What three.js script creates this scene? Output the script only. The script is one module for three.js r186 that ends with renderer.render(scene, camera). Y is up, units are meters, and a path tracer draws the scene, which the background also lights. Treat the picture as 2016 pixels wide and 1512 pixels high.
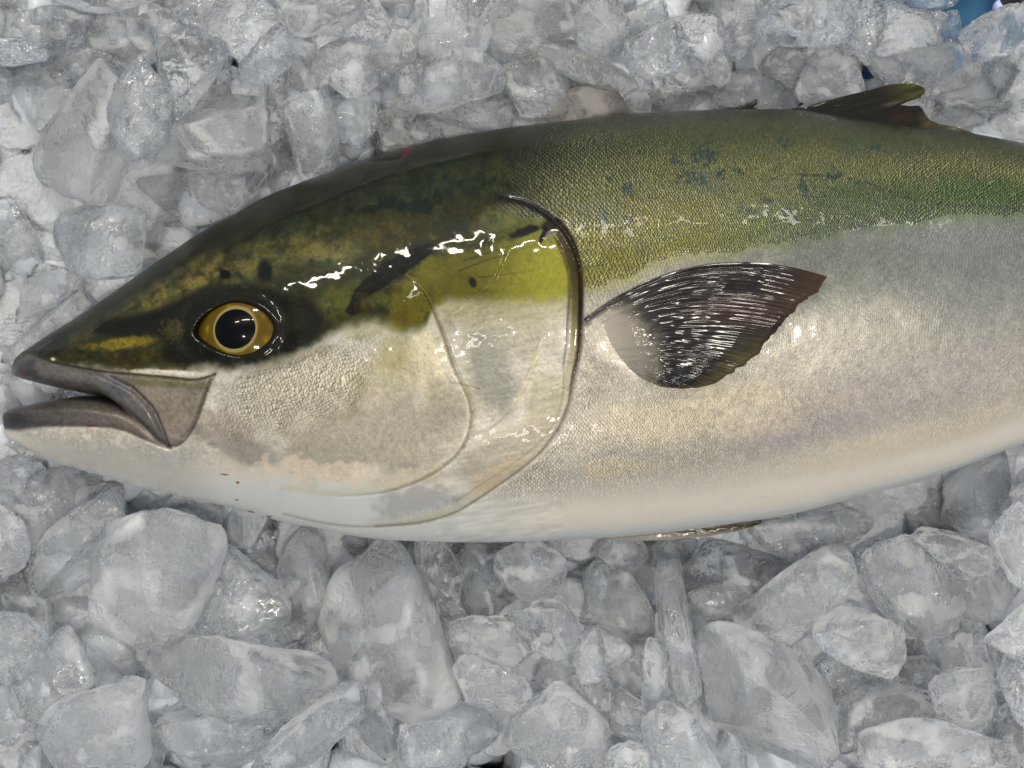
import * as THREE from 'three';
import { RectAreaLightUniformsLib } from 'three/addons/lights/RectAreaLightUniformsLib.js';
import { mergeVertices, mergeGeometries } from 'three/addons/utils/BufferGeometryUtils.js';
import { TessellateModifier } from 'three/addons/modifiers/TessellateModifier.js';

// ---------------------------------------------------------------- camera, lamps, exposure
const S = 0.0002;            // metres per drawing unit (one unit = one photo pixel in the fish's middle plane)
const DIST = 0.62;           // camera height above the fish's middle plane
const DU = DIST / S;
const scene = new THREE.Scene();
scene.background = new THREE.Color(0.165, 0.195, 0.245);      // the dim room all round
const camera = new THREE.PerspectiveCamera(2 * Math.atan(756 * S / DIST) * 180 / Math.PI, 4 / 3, 0.02, 30);
camera.up.set(0, 0, -1);
camera.position.set(0, DIST, 0);
camera.lookAt(0, 0, 0);
scene.add(camera);
const renderer = new THREE.WebGLRenderer({ antialias: true });
renderer.setSize(1024, 768);
renderer.toneMapping = THREE.LinearToneMapping;
renderer.toneMappingExposure = 1.68;
renderer.shadowMap.enabled = true;
RectAreaLightUniformsLib.init();

// ---------------------------------------------------------------- helpers
function tag(o, label, category, group, kind) {
  if (label) o.userData.label = label;
  if (category) o.userData.category = category;
  if (group) o.userData.group = group;
  if (kind) o.userData.kind = kind;
  return o;
}
const used = {};
function numbered(name) {
  const n = used[name] = (used[name] ?? -1) + 1;
  return n ? name + '_' + String(n).padStart(3, '0') : name;
}
function part(name, geo, mat, parent) {
  const m = new THREE.Mesh(geo, mat);
  m.name = numbered(name); m.castShadow = m.receiveShadow = true;
  parent.add(m);
  return m;
}
function rng(seed) { let a = seed >>> 0; return () => { a = (a + 0x6D2B79F5) >>> 0; let t = a; t = Math.imul(t ^ (t >>> 15), t | 1); t ^= t + Math.imul(t ^ (t >>> 7), t | 61); return ((t ^ (t >>> 14)) >>> 0) / 4294967296; }; }
const sm = (a, b, x) => { const t = Math.min(1, Math.max(0, (x - a) / (b - a))); return t * t * (3 - 2 * t); };
const mix = (a, b, t) => a + (b - a) * t;
function hash(x, y, z) { let h = Math.imul(x, 374761393) ^ Math.imul(y, 668265263) ^ Math.imul(z, 2147483647 ^ 0x5bd1e995); h = Math.imul(h ^ (h >>> 13), 1274126177); return ((h ^ (h >>> 16)) >>> 0) / 4294967296; }
function vn(x, y, z = 0) {
  const ix = Math.floor(x), iy = Math.floor(y), iz = Math.floor(z);
  let fx = x - ix, fy = y - iy, fz = z - iz;
  fx = fx * fx * (3 - 2 * fx); fy = fy * fy * (3 - 2 * fy); fz = fz * fz * (3 - 2 * fz);
  const l = (a, b, t) => a + (b - a) * t;
  const p = l(l(hash(ix, iy, iz), hash(ix + 1, iy, iz), fx), l(hash(ix, iy + 1, iz), hash(ix + 1, iy + 1, iz), fx), fy);
  if (fz === 0) return p;
  return l(p, l(l(hash(ix, iy, iz + 1), hash(ix + 1, iy, iz + 1), fx), l(hash(ix, iy + 1, iz + 1), hash(ix + 1, iy + 1, iz + 1), fx), fy), fz);
}
const fbm = (x, y, z = 0, o = 3) => { let s = 0, a = 0.5, t = 0; for (let i = 0; i < o; i++) { s += a * vn(x, y, z); t += a; x = x * 2.03 + 17.1; y = y * 2.03 + 5.3; z = z * 2.03 + (z ? 3.7 : 0); a *= 0.5; } return s / t; };
function curve(pts) {          // smooth y(x) through points
  const n = pts.length, m = pts.map((p, i) => { const a = pts[Math.max(0, i - 1)], b = pts[Math.min(n - 1, i + 1)]; return (b[1] - a[1]) / (b[0] - a[0]); });
  return (x) => {
    if (x <= pts[0][0]) return pts[0][1];
    if (x >= pts[n - 1][0]) return pts[n - 1][1];
    let i = 0; while (x > pts[i + 1][0]) i++;
    const h = pts[i + 1][0] - pts[i][0], t = (x - pts[i][0]) / h, t2 = t * t, t3 = t2 * t;
    return (2 * t3 - 3 * t2 + 1) * pts[i][1] + (t3 - 2 * t2 + t) * h * m[i] + (3 * t2 - 2 * t3) * pts[i + 1][1] + (t3 - t2) * h * m[i + 1];
  };
}
function table(f, a, b, n = 4000) { const t = new Float32Array(n + 1); for (let i = 0; i <= n; i++) t[i] = f(a + (b - a) * i / n); return (x) => { const s = Math.min(n - 1e-3, Math.max(0, (x - a) / (b - a) * n)), i = Math.floor(s); return t[i] + (t[i + 1] - t[i]) * (s - i); }; }
class Line {                    // distance to a polyline; side > 0 to the left of its travel on the page
  constructor(pts, smooth = true, closed = false) {
    if (smooth) { const c = new THREE.CatmullRomCurve3(pts.map((p) => new THREE.Vector3(p[0], p[1], 0)), closed, 'centripetal'); pts = c.getPoints(pts.length * 5).map((p) => [p.x, p.y]); }
    else if (closed) pts = [...pts, pts[0]];
    this.p = pts;
    this.lo = [Math.min(...pts.map((p) => p[0])), Math.min(...pts.map((p) => p[1]))];
    this.hi = [Math.max(...pts.map((p) => p[0])), Math.max(...pts.map((p) => p[1]))];
  }
  near(x, y, r) { return x > this.lo[0] - r && x < this.hi[0] + r && y > this.lo[1] - r && y < this.hi[1] + r; }
  at(x, y) {
    let best = 1e18, side = 1, where = 0; const P = this.p;
    for (let i = 0; i < P.length - 1; i++) {
      const ax = P[i][0], ay = P[i][1], bx = P[i + 1][0] - ax, by = P[i + 1][1] - ay, px = x - ax, py = y - ay;
      const t = Math.min(1, Math.max(0, (px * bx + py * by) / (bx * bx + by * by + 1e-9))), dx = px - bx * t, dy = py - by * t, d = dx * dx + dy * dy;
      if (d < best) { best = d; side = bx * py - by * px; where = (i + t) / (P.length - 1); }
    }
    this.t = where; this.d = Math.sqrt(best); this.s = side > 0 ? this.d : -this.d;
    return this.d;
  }
  inside(x, y) { let c = false; const P = this.p; for (let i = 0, j = P.length - 1; i < P.length; j = i++) if ((P[i][1] > y) !== (P[j][1] > y) && x < (P[j][0] - P[i][0]) * (y - P[i][1]) / (P[j][1] - P[i][1]) + P[i][0]) c = !c; return c; }
  sd(x, y) { const d = this.at(x, y); return this.inside(x, y) ? d : -d; }     // positive inside
}

// ---------------------------------------------------------------- ceiling lamps (high above, out of frame)
function ceilingLamp(x, y, z, length, width, color, strength, label) {
  const g = new THREE.Group(); g.name = numbered('ceiling_lamp'); g.position.set(x, y, z); scene.add(g);
  tag(g, label, 'lamp', 'ceiling lamps over the ice tray');
  part('housing', new THREE.BoxGeometry(length + 0.08, 0.07, width + 0.08).translate(0, 0.045, 0), new THREE.MeshStandardMaterial({ color: 0xd8d8d4, roughness: 0.5 }), g);
  part('tube', new THREE.CapsuleGeometry(width * 0.3, length, 6, 12).rotateZ(Math.PI / 2).scale(1, 0.15, 1).translate(0, 0.004, 0), new THREE.MeshStandardMaterial({ color: 0xffffff, emissive: color, emissiveIntensity: 1.5 }), g);
  const l = new THREE.RectAreaLight(color, strength, length, width);
  l.position.set(0, -0.012, 0); l.rotation.x = -Math.PI / 2; g.add(l);
}
const LAMP = new THREE.Color(1.0, 0.925, 0.80);
ceilingLamp(-0.42, 2.1, -1.75, 0.75, 0.12, LAMP, 70, 'tube lamp overhead beyond the head of the fish');
ceilingLamp(-1.35, 2.1, -1.6, 0.5, 0.12, LAMP, 70, 'tube lamp overhead beyond the snout of the fish');
ceilingLamp(0.22, 2.1, -1.75, 0.16, 0.12, LAMP, 70, 'small lamp overhead beyond the middle of the back');
ceilingLamp(0.66, 2.1, -1.75, 0.13, 0.14, LAMP, 80, 'small lamp overhead beyond the dorsal fin');
ceilingLamp(1.02, 2.1, -1.75, 0.12, 0.10, LAMP, 70, 'small lamp overhead beyond the tail half of the back');
ceilingLamp(-0.50, 2.3, 0.12, 0.22, 0.11, LAMP, 68, 'small lamp straight over the cheek of the fish');
ceilingLamp(0.46, 2.3, 0.26, 0.5, 0.12, LAMP, 68, 'short tube lamp straight over the pectoral fin');
ceilingLamp(-0.02, 2.1, 1.70, 0.34, 0.12, LAMP, 60, 'short tube lamp overhead beyond the belly of the fish');

// ================================================================ the fish
// Side outline, in drawing units: top of the back, bottom of the belly, half thickness.
const XC = 218;                                             // where the open mouth ends
const topC = table(curve([[0, 745], [22, 728.5], [25, 716], [31, 705], [42, 695], [55, 686], [104, 654], [153, 624], [194, 596], [243, 562], [299, 522], [347, 490], [399, 455], [469, 417], [525, 387], [590, 361], [642, 342], [700, 321], [752, 304], [804, 291], [873, 275], [943, 262], [1012, 252], [1116, 240], [1221, 228], [1325, 221], [1400, 219], [1522, 217], [1583, 221], [1675, 236], [1767, 250], [1858, 257], [1919, 267], [2016, 286], [2300, 352], [2600, 420], [2950, 490], [3300, 535], [3600, 553], [3700, 550]]), 0, 3700, 7400);
const botC = table(curve([[7, 827], [9, 842], [14, 854], [22, 864], [35, 872], [52, 881], [87, 903], [139, 919], [208, 938], [278, 960], [347, 975], [417, 990], [486, 1006], [556, 1027], [625, 1039], [700, 1055], [800, 1064], [948, 1067], [1038, 1065], [1096, 1062], [1197, 1058], [1316, 1047], [1435, 1031], [1514, 1019], [1600, 1001], [1697, 974], [1798, 949], [1900, 915], [2016, 871], [2300, 780], [2600, 710], [2950, 650], [3300, 615], [3600, 602], [3700, 606]]), 0, 3700, 7400);
const thickC = table(curve([[0, 66], [60, 84], [100, 104], [200, 136], [330, 168], [460, 196], [600, 224], [740, 244], [1000, 264], [1400, 266], [1700, 250], [2016, 226], [2600, 150], [3200, 74], [3600, 36], [3700, 30]]), 0, 3700, 3700);
const gapHi = curve([[22, 729], [25, 735], [33, 741], [52, 747], [104, 760], [156, 771], [195, 778], [XC, 780]]);
const gapLo = curve([[7, 826], [9, 816], [15, 808], [35, 802], [69, 795], [115, 786], [156, 780], [195, 779], [XC, 780]]);
const midC = curve([[XC, 780], [240, 788], [268, 802], [309, 833], [338, 861], [360, 873], [400, 876], [480, 850], [700, 735], [1000, 665], [1500, 620], [2016, 579], [3700, 578]]);
const headness = (x) => 1 - sm(300, 900, x);
function baseY(x, z, low) {          // half thickness of the body over a point of the side view
  const zt = topC(x), zb = botC(x), c = (zt + zb) / 2, h = (zb - zt) / 2 + 1e-6, q = Math.min(1, Math.abs((z - c) / h));
  let e = Math.pow(1 - q * q, 0.5 + (z < c ? 0.16 : 0.04) * headness(x));
  const x0 = low ? 7 : 22, f = Math.min(1, (x - x0) / 60);
  let b = thickC(x) * Math.sqrt(Math.max(0, 1 - (1 - f) * (1 - f)));
  let y = b * e;
  if (x < XC + 120) {
    const m = x < XC ? (low ? gapLo(x) : gapHi(x)) : midC(x), d = low ? z - m : m - z, r = (14 + 18 * sm(20, 120, x)) * (1 - 0.6 * sm(XC, XC + 90, x)), t = Math.min(1, Math.max(0, d) / r);
    y *= 1 - (1 - Math.sqrt(1 - (1 - t) * (1 - t))) * Math.pow(1 - sm(XC - 6, XC + 110, x), 2);
  }
  return y;
}
const chart = (x, z, y) => { const k = DU / (DU - y); return [1008 + (x - 1008) * k, 756 + (z - 756) * k]; };   // skin chart: the flank spread flat
function unchart(U, V) { let x = U, z = V, y = 0; for (let i = 0; i < 12; i++) { const zc = Math.min(botC(x) - 0.5, Math.max(topC(x) + 0.5, z)); y = baseY(x, zc, x < XC && z > 785); const k = (DU - y) / DU; x = 1008 + (U - 1008) * k; z = 756 + (V - 756) * k; } return [x, z, y]; }

// Lines and patches of the head, on the skin chart
const L = {
  gill: new Line([[960, 380], [986, 387], [1037, 401], [1073, 422], [1105, 449], [1126, 485], [1138, 523], [1142, 568], [1141, 628], [1138, 687], [1126, 747], [1117, 799], [1096, 847], [1067, 885], [1031, 918], [977, 956], [933, 985], [897, 1006], [828, 1026], [740, 1034]]),
  gillIn: new Line([[1078, 470], [1098, 490], [1114, 523], [1120, 560], [1120, 598], [1114, 657], [1110, 717], [1107, 784], [1094, 826], [1066, 866], [1020, 905], [960, 945], [900, 985]]),
  pre: new Line([[800, 540], [826, 562], [843, 583], [858, 619], [876, 666], [897, 729], [912, 757], [927, 793], [930, 829], [918, 870], [894, 903], [858, 930], [811, 953], [754, 970], [660, 978], [560, 968]]),
  throat: new Line([[560, 1012], [640, 1030], [720, 1037], [828, 1030]]),
  eye: new Line([[381, 655], [388, 636], [402, 620], [430, 602], [462, 594], [497, 600], [524, 617], [540, 644], [531, 671], [508, 690], [478, 700], [448, 697], [420, 686], [396, 671]], true, true),
  maxilla: new Line([[196, 726], [260, 734], [330, 741], [385, 746], [420, 738], [413, 757], [398, 797], [380, 842], [354, 873], [331, 877], [318, 840], [300, 803], [262, 765], [215, 742]], false, true),
  lip: new Line([[26, 712], [60, 694], [104, 713], [149, 722], [200, 731], [262, 764], [300, 803], [318, 840], [331, 877], [310, 868], [280, 838], [240, 803], [194, 780], [156, 776], [104, 764], [52, 750], [20, 742]], false, true),
  lipTop: new Line([[52, 692], [104, 713], [149, 722], [194, 730], [257, 736], [330, 742], [385, 747], [422, 737]]),
  mouth: new Line([[196, 779], [240, 803], [280, 836], [310, 866], [331, 877]]),
  fold: new Line([[262, 764], [287, 787], [305, 810], [320, 845], [331, 875]]),
  cheekEdge: new Line([[422, 737], [413, 758], [398, 798], [380, 843], [354, 874], [331, 878]]),
  jawLine: new Line([[30, 842], [60, 838], [104, 837], [174, 838], [215, 840], [243, 846], [278, 861], [310, 875], [335, 882]]),
  jawBand: new Line([[5, 826], [14, 806], [35, 800], [69, 794], [115, 783], [156, 777], [196, 779], [240, 803], [280, 836], [312, 874], [278, 862], [243, 847], [215, 841], [174, 838], [104, 838], [40, 846], [12, 842]], false, true),
  dark: new Line([[190, 652], [215, 633], [270, 620], [330, 603], [372, 583], [410, 571], [440, 566], [500, 566], [560, 580], [612, 596], [636, 625], [622, 660], [575, 690], [520, 713], [470, 723], [400, 717], [340, 712], [320, 696], [325, 672], [300, 655], [255, 660]], true, true),
  lowDark: new Line([[70, 704], [110, 690], [180, 690], [250, 694], [330, 690], [420, 705], [470, 722], [410, 728], [330, 724], [250, 731], [190, 727], [130, 717]], true, true),
  yellow: new Line([[768, 596], [792, 552], [850, 512], [930, 492], [1010, 472], [1072, 462], [1104, 495], [1119, 530], [1118, 580], [1060, 574], [1000, 583], [940, 581], [858, 592], [836, 620], [834, 640], [778, 646]], false, true),
  streak: new Line([[690, 612], [712, 578], [740, 556], [778, 527], [822, 503], [858, 487]]),
  pale: new Line([[1066, 668], [1056, 705], [1043, 735], [1032, 762], [1010, 796], [968, 836], [938, 850]]),
  pale2: new Line([[1046, 752], [1036, 772], [1022, 786]]),
  lateral: new Line([[1560, 342], [1640, 348], [1700, 358], [1740, 372], [1780, 387], [1850, 402], [2016, 410], [2300, 420]]),
  gash: new Line([[726, 318], [758, 316], [786, 312], [798, 300], [803, 290]]),
  gashTop: new Line([[796, 296], [830, 286], [868, 276]]),
  scr1: new Line([[905, 533], [950, 515], [1000, 500], [1080, 474]], false), scr2: new Line([[915, 512], [970, 495], [1030, 478]], false),
  scr3: new Line([[940, 546], [1010, 540], [1070, 528]], false), scr4: new Line([[995, 528], [1020, 548], [1034, 560]], false), scr5: new Line([[1036, 515], [1075, 520], [1112, 530]], false), scr6: new Line([[1142, 530], [1165, 524], [1195, 520]], false), scr7: new Line([[1000, 560], [1045, 562], [1080, 578]], false),
  finRoot: new Line([[1150, 628], [1190, 690], [1230, 725], [1262, 746]]),
  cheekScar: new Line([[706, 742], [720, 760], [700, 790], [684, 830]]),
  barb: new Line([[890, 755], [912, 757], [944, 766]], false),
  boundary: new Line([[-10, 737], [60, 712], [140, 728], [257, 734], [330, 727], [420, 726], [470, 724], [540, 714], [620, 676], [690, 640], [760, 636], [800, 650], [838, 644], [858, 596], [940, 583], [1060, 582], [1125, 577], [1160, 574], [1240, 550], [1300, 515], [1400, 505], [1500, 492], [1600, 468], [1700, 455], [1800, 442], [2016, 426], [2700, 470], [3700, 560]], false),
};
const boundaryV = table(curve(L.boundary.p.filter((p, i, a) => !i || p[0] > a[i - 1][0] + 1)), -10, 3700, 4000);
function wave(x, z) { return (fbm(x / 46, z / 46, 3.3, 2) - 0.5) * 2.4 + (vn(x / 15, z / 15, 7.7) - 0.5) * 0.75 + (vn(x / 7, z / 7, 1.7) - 0.5) * 0.2; }
function relief(U, V) {              // raised and sunken details, in drawing units
  let d = 0;
  if (L.gill.near(U, V, 300)) {
    const g = L.gill; g.at(U, V); const s = g.s, w = sm(0.02, 0.14, g.t) * (1 - sm(0.82, 0.95, g.t));
    if (s > 0) d += w * (1 - 0.86 * sm(0.36, 0.58, g.t)) * (3 * sm(0, 6, s) + 4 * sm(19, 27, s) * sm(420, 500, V) * (1 - 0.7 * sm(0.5, 0.75, g.t)) + 2) * (1 - sm(70, 290, s));
    else d -= w * mix(4, 1.2, sm(0.45, 0.75, g.t)) * Math.exp(-s * s / 40);
  }
  if (L.pre.near(U, V, 130)) { const g = L.pre; g.at(U, V); const w = sm(0.02, 0.12, g.t) * (1 - sm(0.8, 0.98, g.t)); if (g.s > 0) d += w * 4.5 * sm(0, 5, g.s) * (1 - sm(25, 125, g.s)); d -= w * 1.6 * Math.exp(-g.d * g.d / 7); }
  if (L.throat.near(U, V, 14)) d -= 2.2 * Math.exp(-(L.throat.at(U, V) ** 2) / 16);
  if (L.maxilla.near(U, V, 4)) { const s = L.maxilla.sd(U, V); if (s > 0) d += 6 * sm(0, 7, s); }
  if (L.cheekEdge.near(U, V, 14)) { const g = L.cheekEdge; g.at(U, V); if (g.s < 0) d -= 3 * Math.exp(-(g.d ** 2) / 20); }
  if (L.lip.near(U, V, 4)) { const s = L.lip.sd(U, V); if (s > 0) d += 7 * sm(0, 14, s); }
  if (L.lipTop.near(U, V, 14)) d -= 4 * Math.exp(-(L.lipTop.at(U, V) ** 2) / 16);
  if (L.mouth.near(U, V, 30)) d -= 7 * Math.exp(-(L.mouth.at(U, V) ** 2) / 60);
  if (L.fold.near(U, V, 20)) d -= 2.5 * Math.exp(-(L.fold.at(U, V) ** 2) / 30);
  if (L.jawLine.near(U, V, 20)) d -= 2.6 * Math.exp(-(L.jawLine.at(U, V) ** 2) / 22);
  if (L.eye.near(U, V, 60)) { const s = L.eye.sd(U, V); d += s > 0 ? -34 * sm(0, 9, s) : 3.5 * Math.exp(-((s + 7) ** 2) / 60) - 2.5 * Math.exp(-((s + 26) ** 2) / 200); }
  if (L.gash.near(U, V, 20)) d -= 7 * Math.exp(-(L.gash.at(U, V) ** 2) / 18);
  if (L.finRoot.near(U, V, 60)) { L.finRoot.at(U, V); d += 2 * Math.exp(-(L.finRoot.d ** 2) / 500); }
  if (L.pale.near(U, V, 20)) d += 1.2 * Math.exp(-(L.pale.at(U, V) ** 2) / 20);
  return d;
}
const detail = (x, z, low) => {       // [height, chart U, chart V] of the finished skin
  const y = baseY(x, z, low), [U, V] = chart(x, z, y), f = Math.pow(Math.min(1, y / (thickC(x) + 1e-6)), 0.7);
  return [Math.max(0, y + f * (relief(U, V) + wave(x, z) * (y > 4 ? 1 : 0))), U, V];
};

// ---- skin colour, relief and gloss, painted on a sheet that follows the skin
const TW = 2048, TH = 1024, XS = 2300, US = 0.96;
const xToU = (x) => x < XS ? x / XS * US : US + (x - XS) / 1450 * (1 - US);
const uToX = (u) => u < US ? u / US * XS : XS + (u - US) / (1 - US) * 1450;
const rowZ = (x, a, low) => { const k = 1 - Math.cos(Math.PI / 2 * a); if (!low) { const t = topC(x), m = x < XC ? gapHi(x) : midC(x); return t + (m - t) * k; } const t = botC(x), m = x < XC ? gapLo(x) : midC(x); return t + (m - t) * k; };
const arcT = (() => { const n = 256, t = new Float32Array(n + 1); for (let i = 1; i <= n; i++) { const p = (i - 0.5) / n * Math.PI; t[i] = t[i - 1] + Math.hypot(Math.sin(p), 0.62 * Math.cos(p)) * Math.PI / n; } return (f) => { const s = Math.min(n - 1e-4, Math.max(0, f / Math.PI * n)), i = Math.floor(s); return t[i] + (t[i + 1] - t[i]) * (s - i); }; })();
function scaleAt(px, py, s) {          // overlapping scales: [rim shade 0..1, height 0..1]
  const rh = s * 0.56, r = s * 0.68; let bx = 1e9, res = null; const j0 = Math.round(py / rh);
  for (let j = j0 - 1; j <= j0 + 1; j++) {
    const off = (j & 1) ? s * 0.5 : 0, i0 = Math.floor((px - off) / s);
    for (let i = i0 - 1; i <= i0 + 1; i++) {
      const jx = (hash(i, j, 5) - 0.5) * s * 0.26, jy = (hash(i, j, 9) - 0.5) * s * 0.22, cx = i * s + off + jx, cy = j * rh + jy, dx = px - cx, dy = (py - cy) * 1.06, d = Math.hypot(dx, dy);
      if (d < r && cx < bx) { bx = cx; res = [d / r, dx / r, hash(i, j, 3)]; }
    }
  }
  if (!res) return [1, 0, 0.5];
  const rim = sm(0.42, 0.92, res[0]) * sm(0.12, 0.7, res[1]);
  return [Math.min(1, rim * (0.75 + 0.6 * res[2]) + 0.18 * sm(-0.4, -0.8, res[1])), 0.45 + 0.4 * res[1] - 0.45 * sm(0.86, 1, res[0]), res[2]];
}
const skin = new Uint8Array(TW * TH * 4), bump = new Uint8Array(TW * TH * 4), gloss = new Uint8Array(TW * TH * 4);
let c0 = 0, c1 = 0, c2 = 0;
const lay = (r, g, b, a) => { if (a > 0) { if (a > 1) a = 1; c0 += (r - c0) * a; c1 += (g - c1) * a; c2 += (b - c2) * a; } };
const dab = (U, V, x, y, rx, ry, deg = 0, n = 0) => { const dx0 = U - x, dy0 = V - y; if (Math.abs(dx0) + Math.abs(dy0) > 2.2 * (rx + ry)) return 0; const c = Math.cos(deg * Math.PI / 180), s = Math.sin(deg * Math.PI / 180), dx = (dx0 * c + dy0 * s) / rx, dy = (-dx0 * s + dy0 * c) / ry; const d = Math.sqrt(dx * dx + dy * dy) + n; return 1 - sm(0.55, 1.25, d); };
const BLOT = [[1390, 312, 26, 22, 30], [1330, 314, 16, 9, 40], [1385, 352, 30, 11, 0], [1450, 336, 9, 6, 0], [1512, 402, 12, 16, 20], [1585, 378, 32, 13, 10], [1555, 420, 22, 10, 30], [1470, 418, 17, 9, 10], [1640, 346, 26, 7, 8], [1724, 292, 16, 7, 20], [1538, 281, 11, 9, 0], [1232, 372, 10, 8, 0], [1200, 352, 8, 6, 0], [1240, 432, 8, 12, 0], [1190, 430, 7, 12, 0], [1525, 352, 8, 10, 0], [1700, 450, 22, 10, 0], [1640, 330, 8, 6, 0]];
const n1 = (x, y, k, s) => fbm(x / k, y / k, s, 3) - 0.5;
for (let iy = 0; iy < TH; iy++) {
  const low = iy >= TH / 2, a = low ? 1 - (iy + 0.5 - TH / 2) / (TH / 2) : (iy + 0.5) / (TH / 2);
  for (let ix = 0; ix < TW; ix++) {
    const x = uToX((ix + 0.5) / TW), z = rowZ(x, a, low), y = baseY(x, z, low), [U, V] = chart(x, z, y);
    const zt = topC(x), zb = botC(x), h = (zb - zt) / 2, q = (z - zt) / (zb - zt), arc = arcT(Math.acos(Math.max(-1, Math.min(1, 1 - 2 * q)))) * h;
    const A = n1(U, V, 60, 1.5), B = n1(U, V, 18, 4.5), C = n1(U, V, 5.5, 9.5), E = vn(U / 1.7, V / 1.7, 2.5) - 0.5;
    // --- silver side
    c0 = 163; c1 = 160; c2 = 149;
    lay(190, 183, 168, sm(0.42, 0.74, q + A * 0.12) * 0.9);
    lay(218, 209, 193, sm(0.78, 0.92, q + A * 0.05));
    lay(196, 197, 192, sm(0.945, 0.99, q));
    if (U > 1150) {
      lay(104, 108, 104, sm(1250, 1650, U) * (1 - sm(20, 200, V - boundaryV(U))) * 0.9);
      lay(118, 120, 119, sm(1600, 1950, U) * (1 - sm(140, 330, V - boundaryV(U))) * 0.8);
      lay(160, 152, 154, dab(U, V, 1740, 775, 300, 62, -14, A) * 0.4); lay(158, 150, 152, dab(U, V, 1560, 845, 150, 36, -20, A) * 0.35);
      lay(212, 196, 166, dab(U, V, 1400, 815, 260, 60, -8, A) * 0.55); lay(160, 152, 140, dab(U, V, 1180, 690, 60, 90, 0, A) * 0.6);
      lay(214, 198, 162, dab(U, V, 1180, 925, 120, 20, -6, B * 1.5) * 0.6); lay(208, 196, 172, dab(U, V, 1800, 865, 260, 30, -14, A) * 0.8);
      lay(166, 160, 146, dab(U, V, 1760, 640, 90, 60, 0, A) * 0.5);
    }
    if (U < 1180 && V > 540) {
      lay(204, 196, 172, dab(U, V, 600, 770, 150, 90, -25, A) * 0.75); lay(158, 150, 124, dab(U, V, 770, 730, 80, 60, 0, A) * 0.8);
      lay(190, 178, 148, dab(U, V, 842, 715, 34, 90, -14, A) * 0.7); lay(140, 133, 114, dab(U, V, 720, 850, 190, 80, -10, A * 2) * 0.6);
      lay(150, 145, 126, dab(U, V, 880, 800, 46, 60, 0, A) * 0.5); lay(144, 141, 124, dab(U, V, 980, 650, 120, 80, 0, A * 2) * 0.85);
      lay(122, 121, 112, dab(U, V, 975, 730, 44, 90, -22, A) * 0.75); lay(154, 147, 122, dab(U, V, 1070, 800, 36, 80, 14, A) * 0.6);
      lay(150, 142, 124, dab(U, V, 985, 900, 90, 50, -30, A) * 0.6); lay(190, 172, 142, dab(U, V, 950, 955, 120, 20, -34, A) * 0.7);
      lay(158, 146, 130, dab(U, V, 440, 850, 90, 40, 20, A) * 0.6); lay(140, 134, 124, dab(U, V, 470, 880, 110, 24, 20, A) * 0.6);
      lay(202, 203, 197, sm(925, 985, V - (U - 560) * 0.05 + A * 40 + B * 20) * sm(0, 1, (960 - U + A * 120) / 300 + 0.5) * 0.95);
      lay(158, 154, 146, (1 - sm(330, 470, U)) * sm(850, 900, V) * 0.5);
      lay(204, 206, 203, (1 - sm(420, 560, U)) * sm(20, 60, V - (838 + U * 0.28) + B * 30) * 0.9);
      lay(220, 203, 178, dab(U, V, 640, 928, 120, 24, 4, B * 2.8 + C) * 0.7); lay(196, 184, 156, dab(U, V, 800, 940, 70, 18, -12, B * 2) * 0.6);
      lay(150, 149, 146, dab(U, V, 820, 985, 90, 30, -8, B) * 0.6); lay(190, 188, 158, dab(U, V, 840, 1020, 70, 8, -14, C * 2) * 0.7);
      if (L.pale.near(U, V, 12)) lay(188, 178, 146, (1 - sm(1.5, 8, L.pale.at(U, V) + C * 5)) * (1 - sm(0.45, 0.9, L.pale.t)) * 0.5);
      if (L.pale2.near(U, V, 8)) lay(196, 186, 150, (1 - sm(1, 4, L.pale2.at(U, V) + C * 4)) * 0.6);
    }
    if (U > 740 && U < 1135 && V > 540) { lay(132, 126, 92, (1 - sm(585, 660, V + B * 20)) * 0.75); lay(120, 112, 60, dab(U, V, 775, 690, 40, 60, 8, A) * 0.4); }
    if (U > 640 && U < 780 && V > 600) lay(136, 134, 104, dab(U, V, 725, 640, 60, 34, -10, A + B) * 0.7);
    if (U < 780 && V > 660) lay(112, 108, 92, dab(U, V, 560, 712, 110, 14, -18, B + C) * 0.5);
    if (U > 860 && U < 1110 && V > 590) { const st = vn(U / 26, V / 5 + U / 30) - 0.5; const k = 1 + st * 0.12; c0 *= k; c1 *= k; c2 *= k; }
    // --- green back
    const bv = boundaryV(U) + A * 26 + B * 22 + C * 8 + 10 * dab(U, V, 980, 590, 160, 40), soft = U > 1150 ? 40 : 18, gm = 1 - sm(-soft, soft * 0.7, V - bv);
    if (gm > 0) {
      const dd = Math.max(0, Math.min(1, (bv - V) / Math.max(60, bv - zt))), s0 = c0, s1 = c1, s2 = c2, w = A * 0.5 + B * 0.35;
      // trunk
      let r = mix(142, 90, sm(1250, 1700, U)), g = mix(140, 110, sm(1250, 1700, U)), b = mix(50, 74, sm(1200, 1650, U));
      c0 = r; c1 = g; c2 = b;
      lay(126, 129, 90, sm(0.24, 0.55, dd + w * 0.5)); lay(80, 88, 60, sm(0.58, 0.88, dd + w * 0.2)); lay(52, 58, 46, sm(0.88, 1, dd));
      lay(84, 116, 62, sm(1700, 1950, U) * (1 - sm(0.3, 0.55, dd)) * 0.6);
      // head
      const hd = 1 - sm(960, 1150, U + (V - 400) * 0.35 + A * 60);
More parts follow.
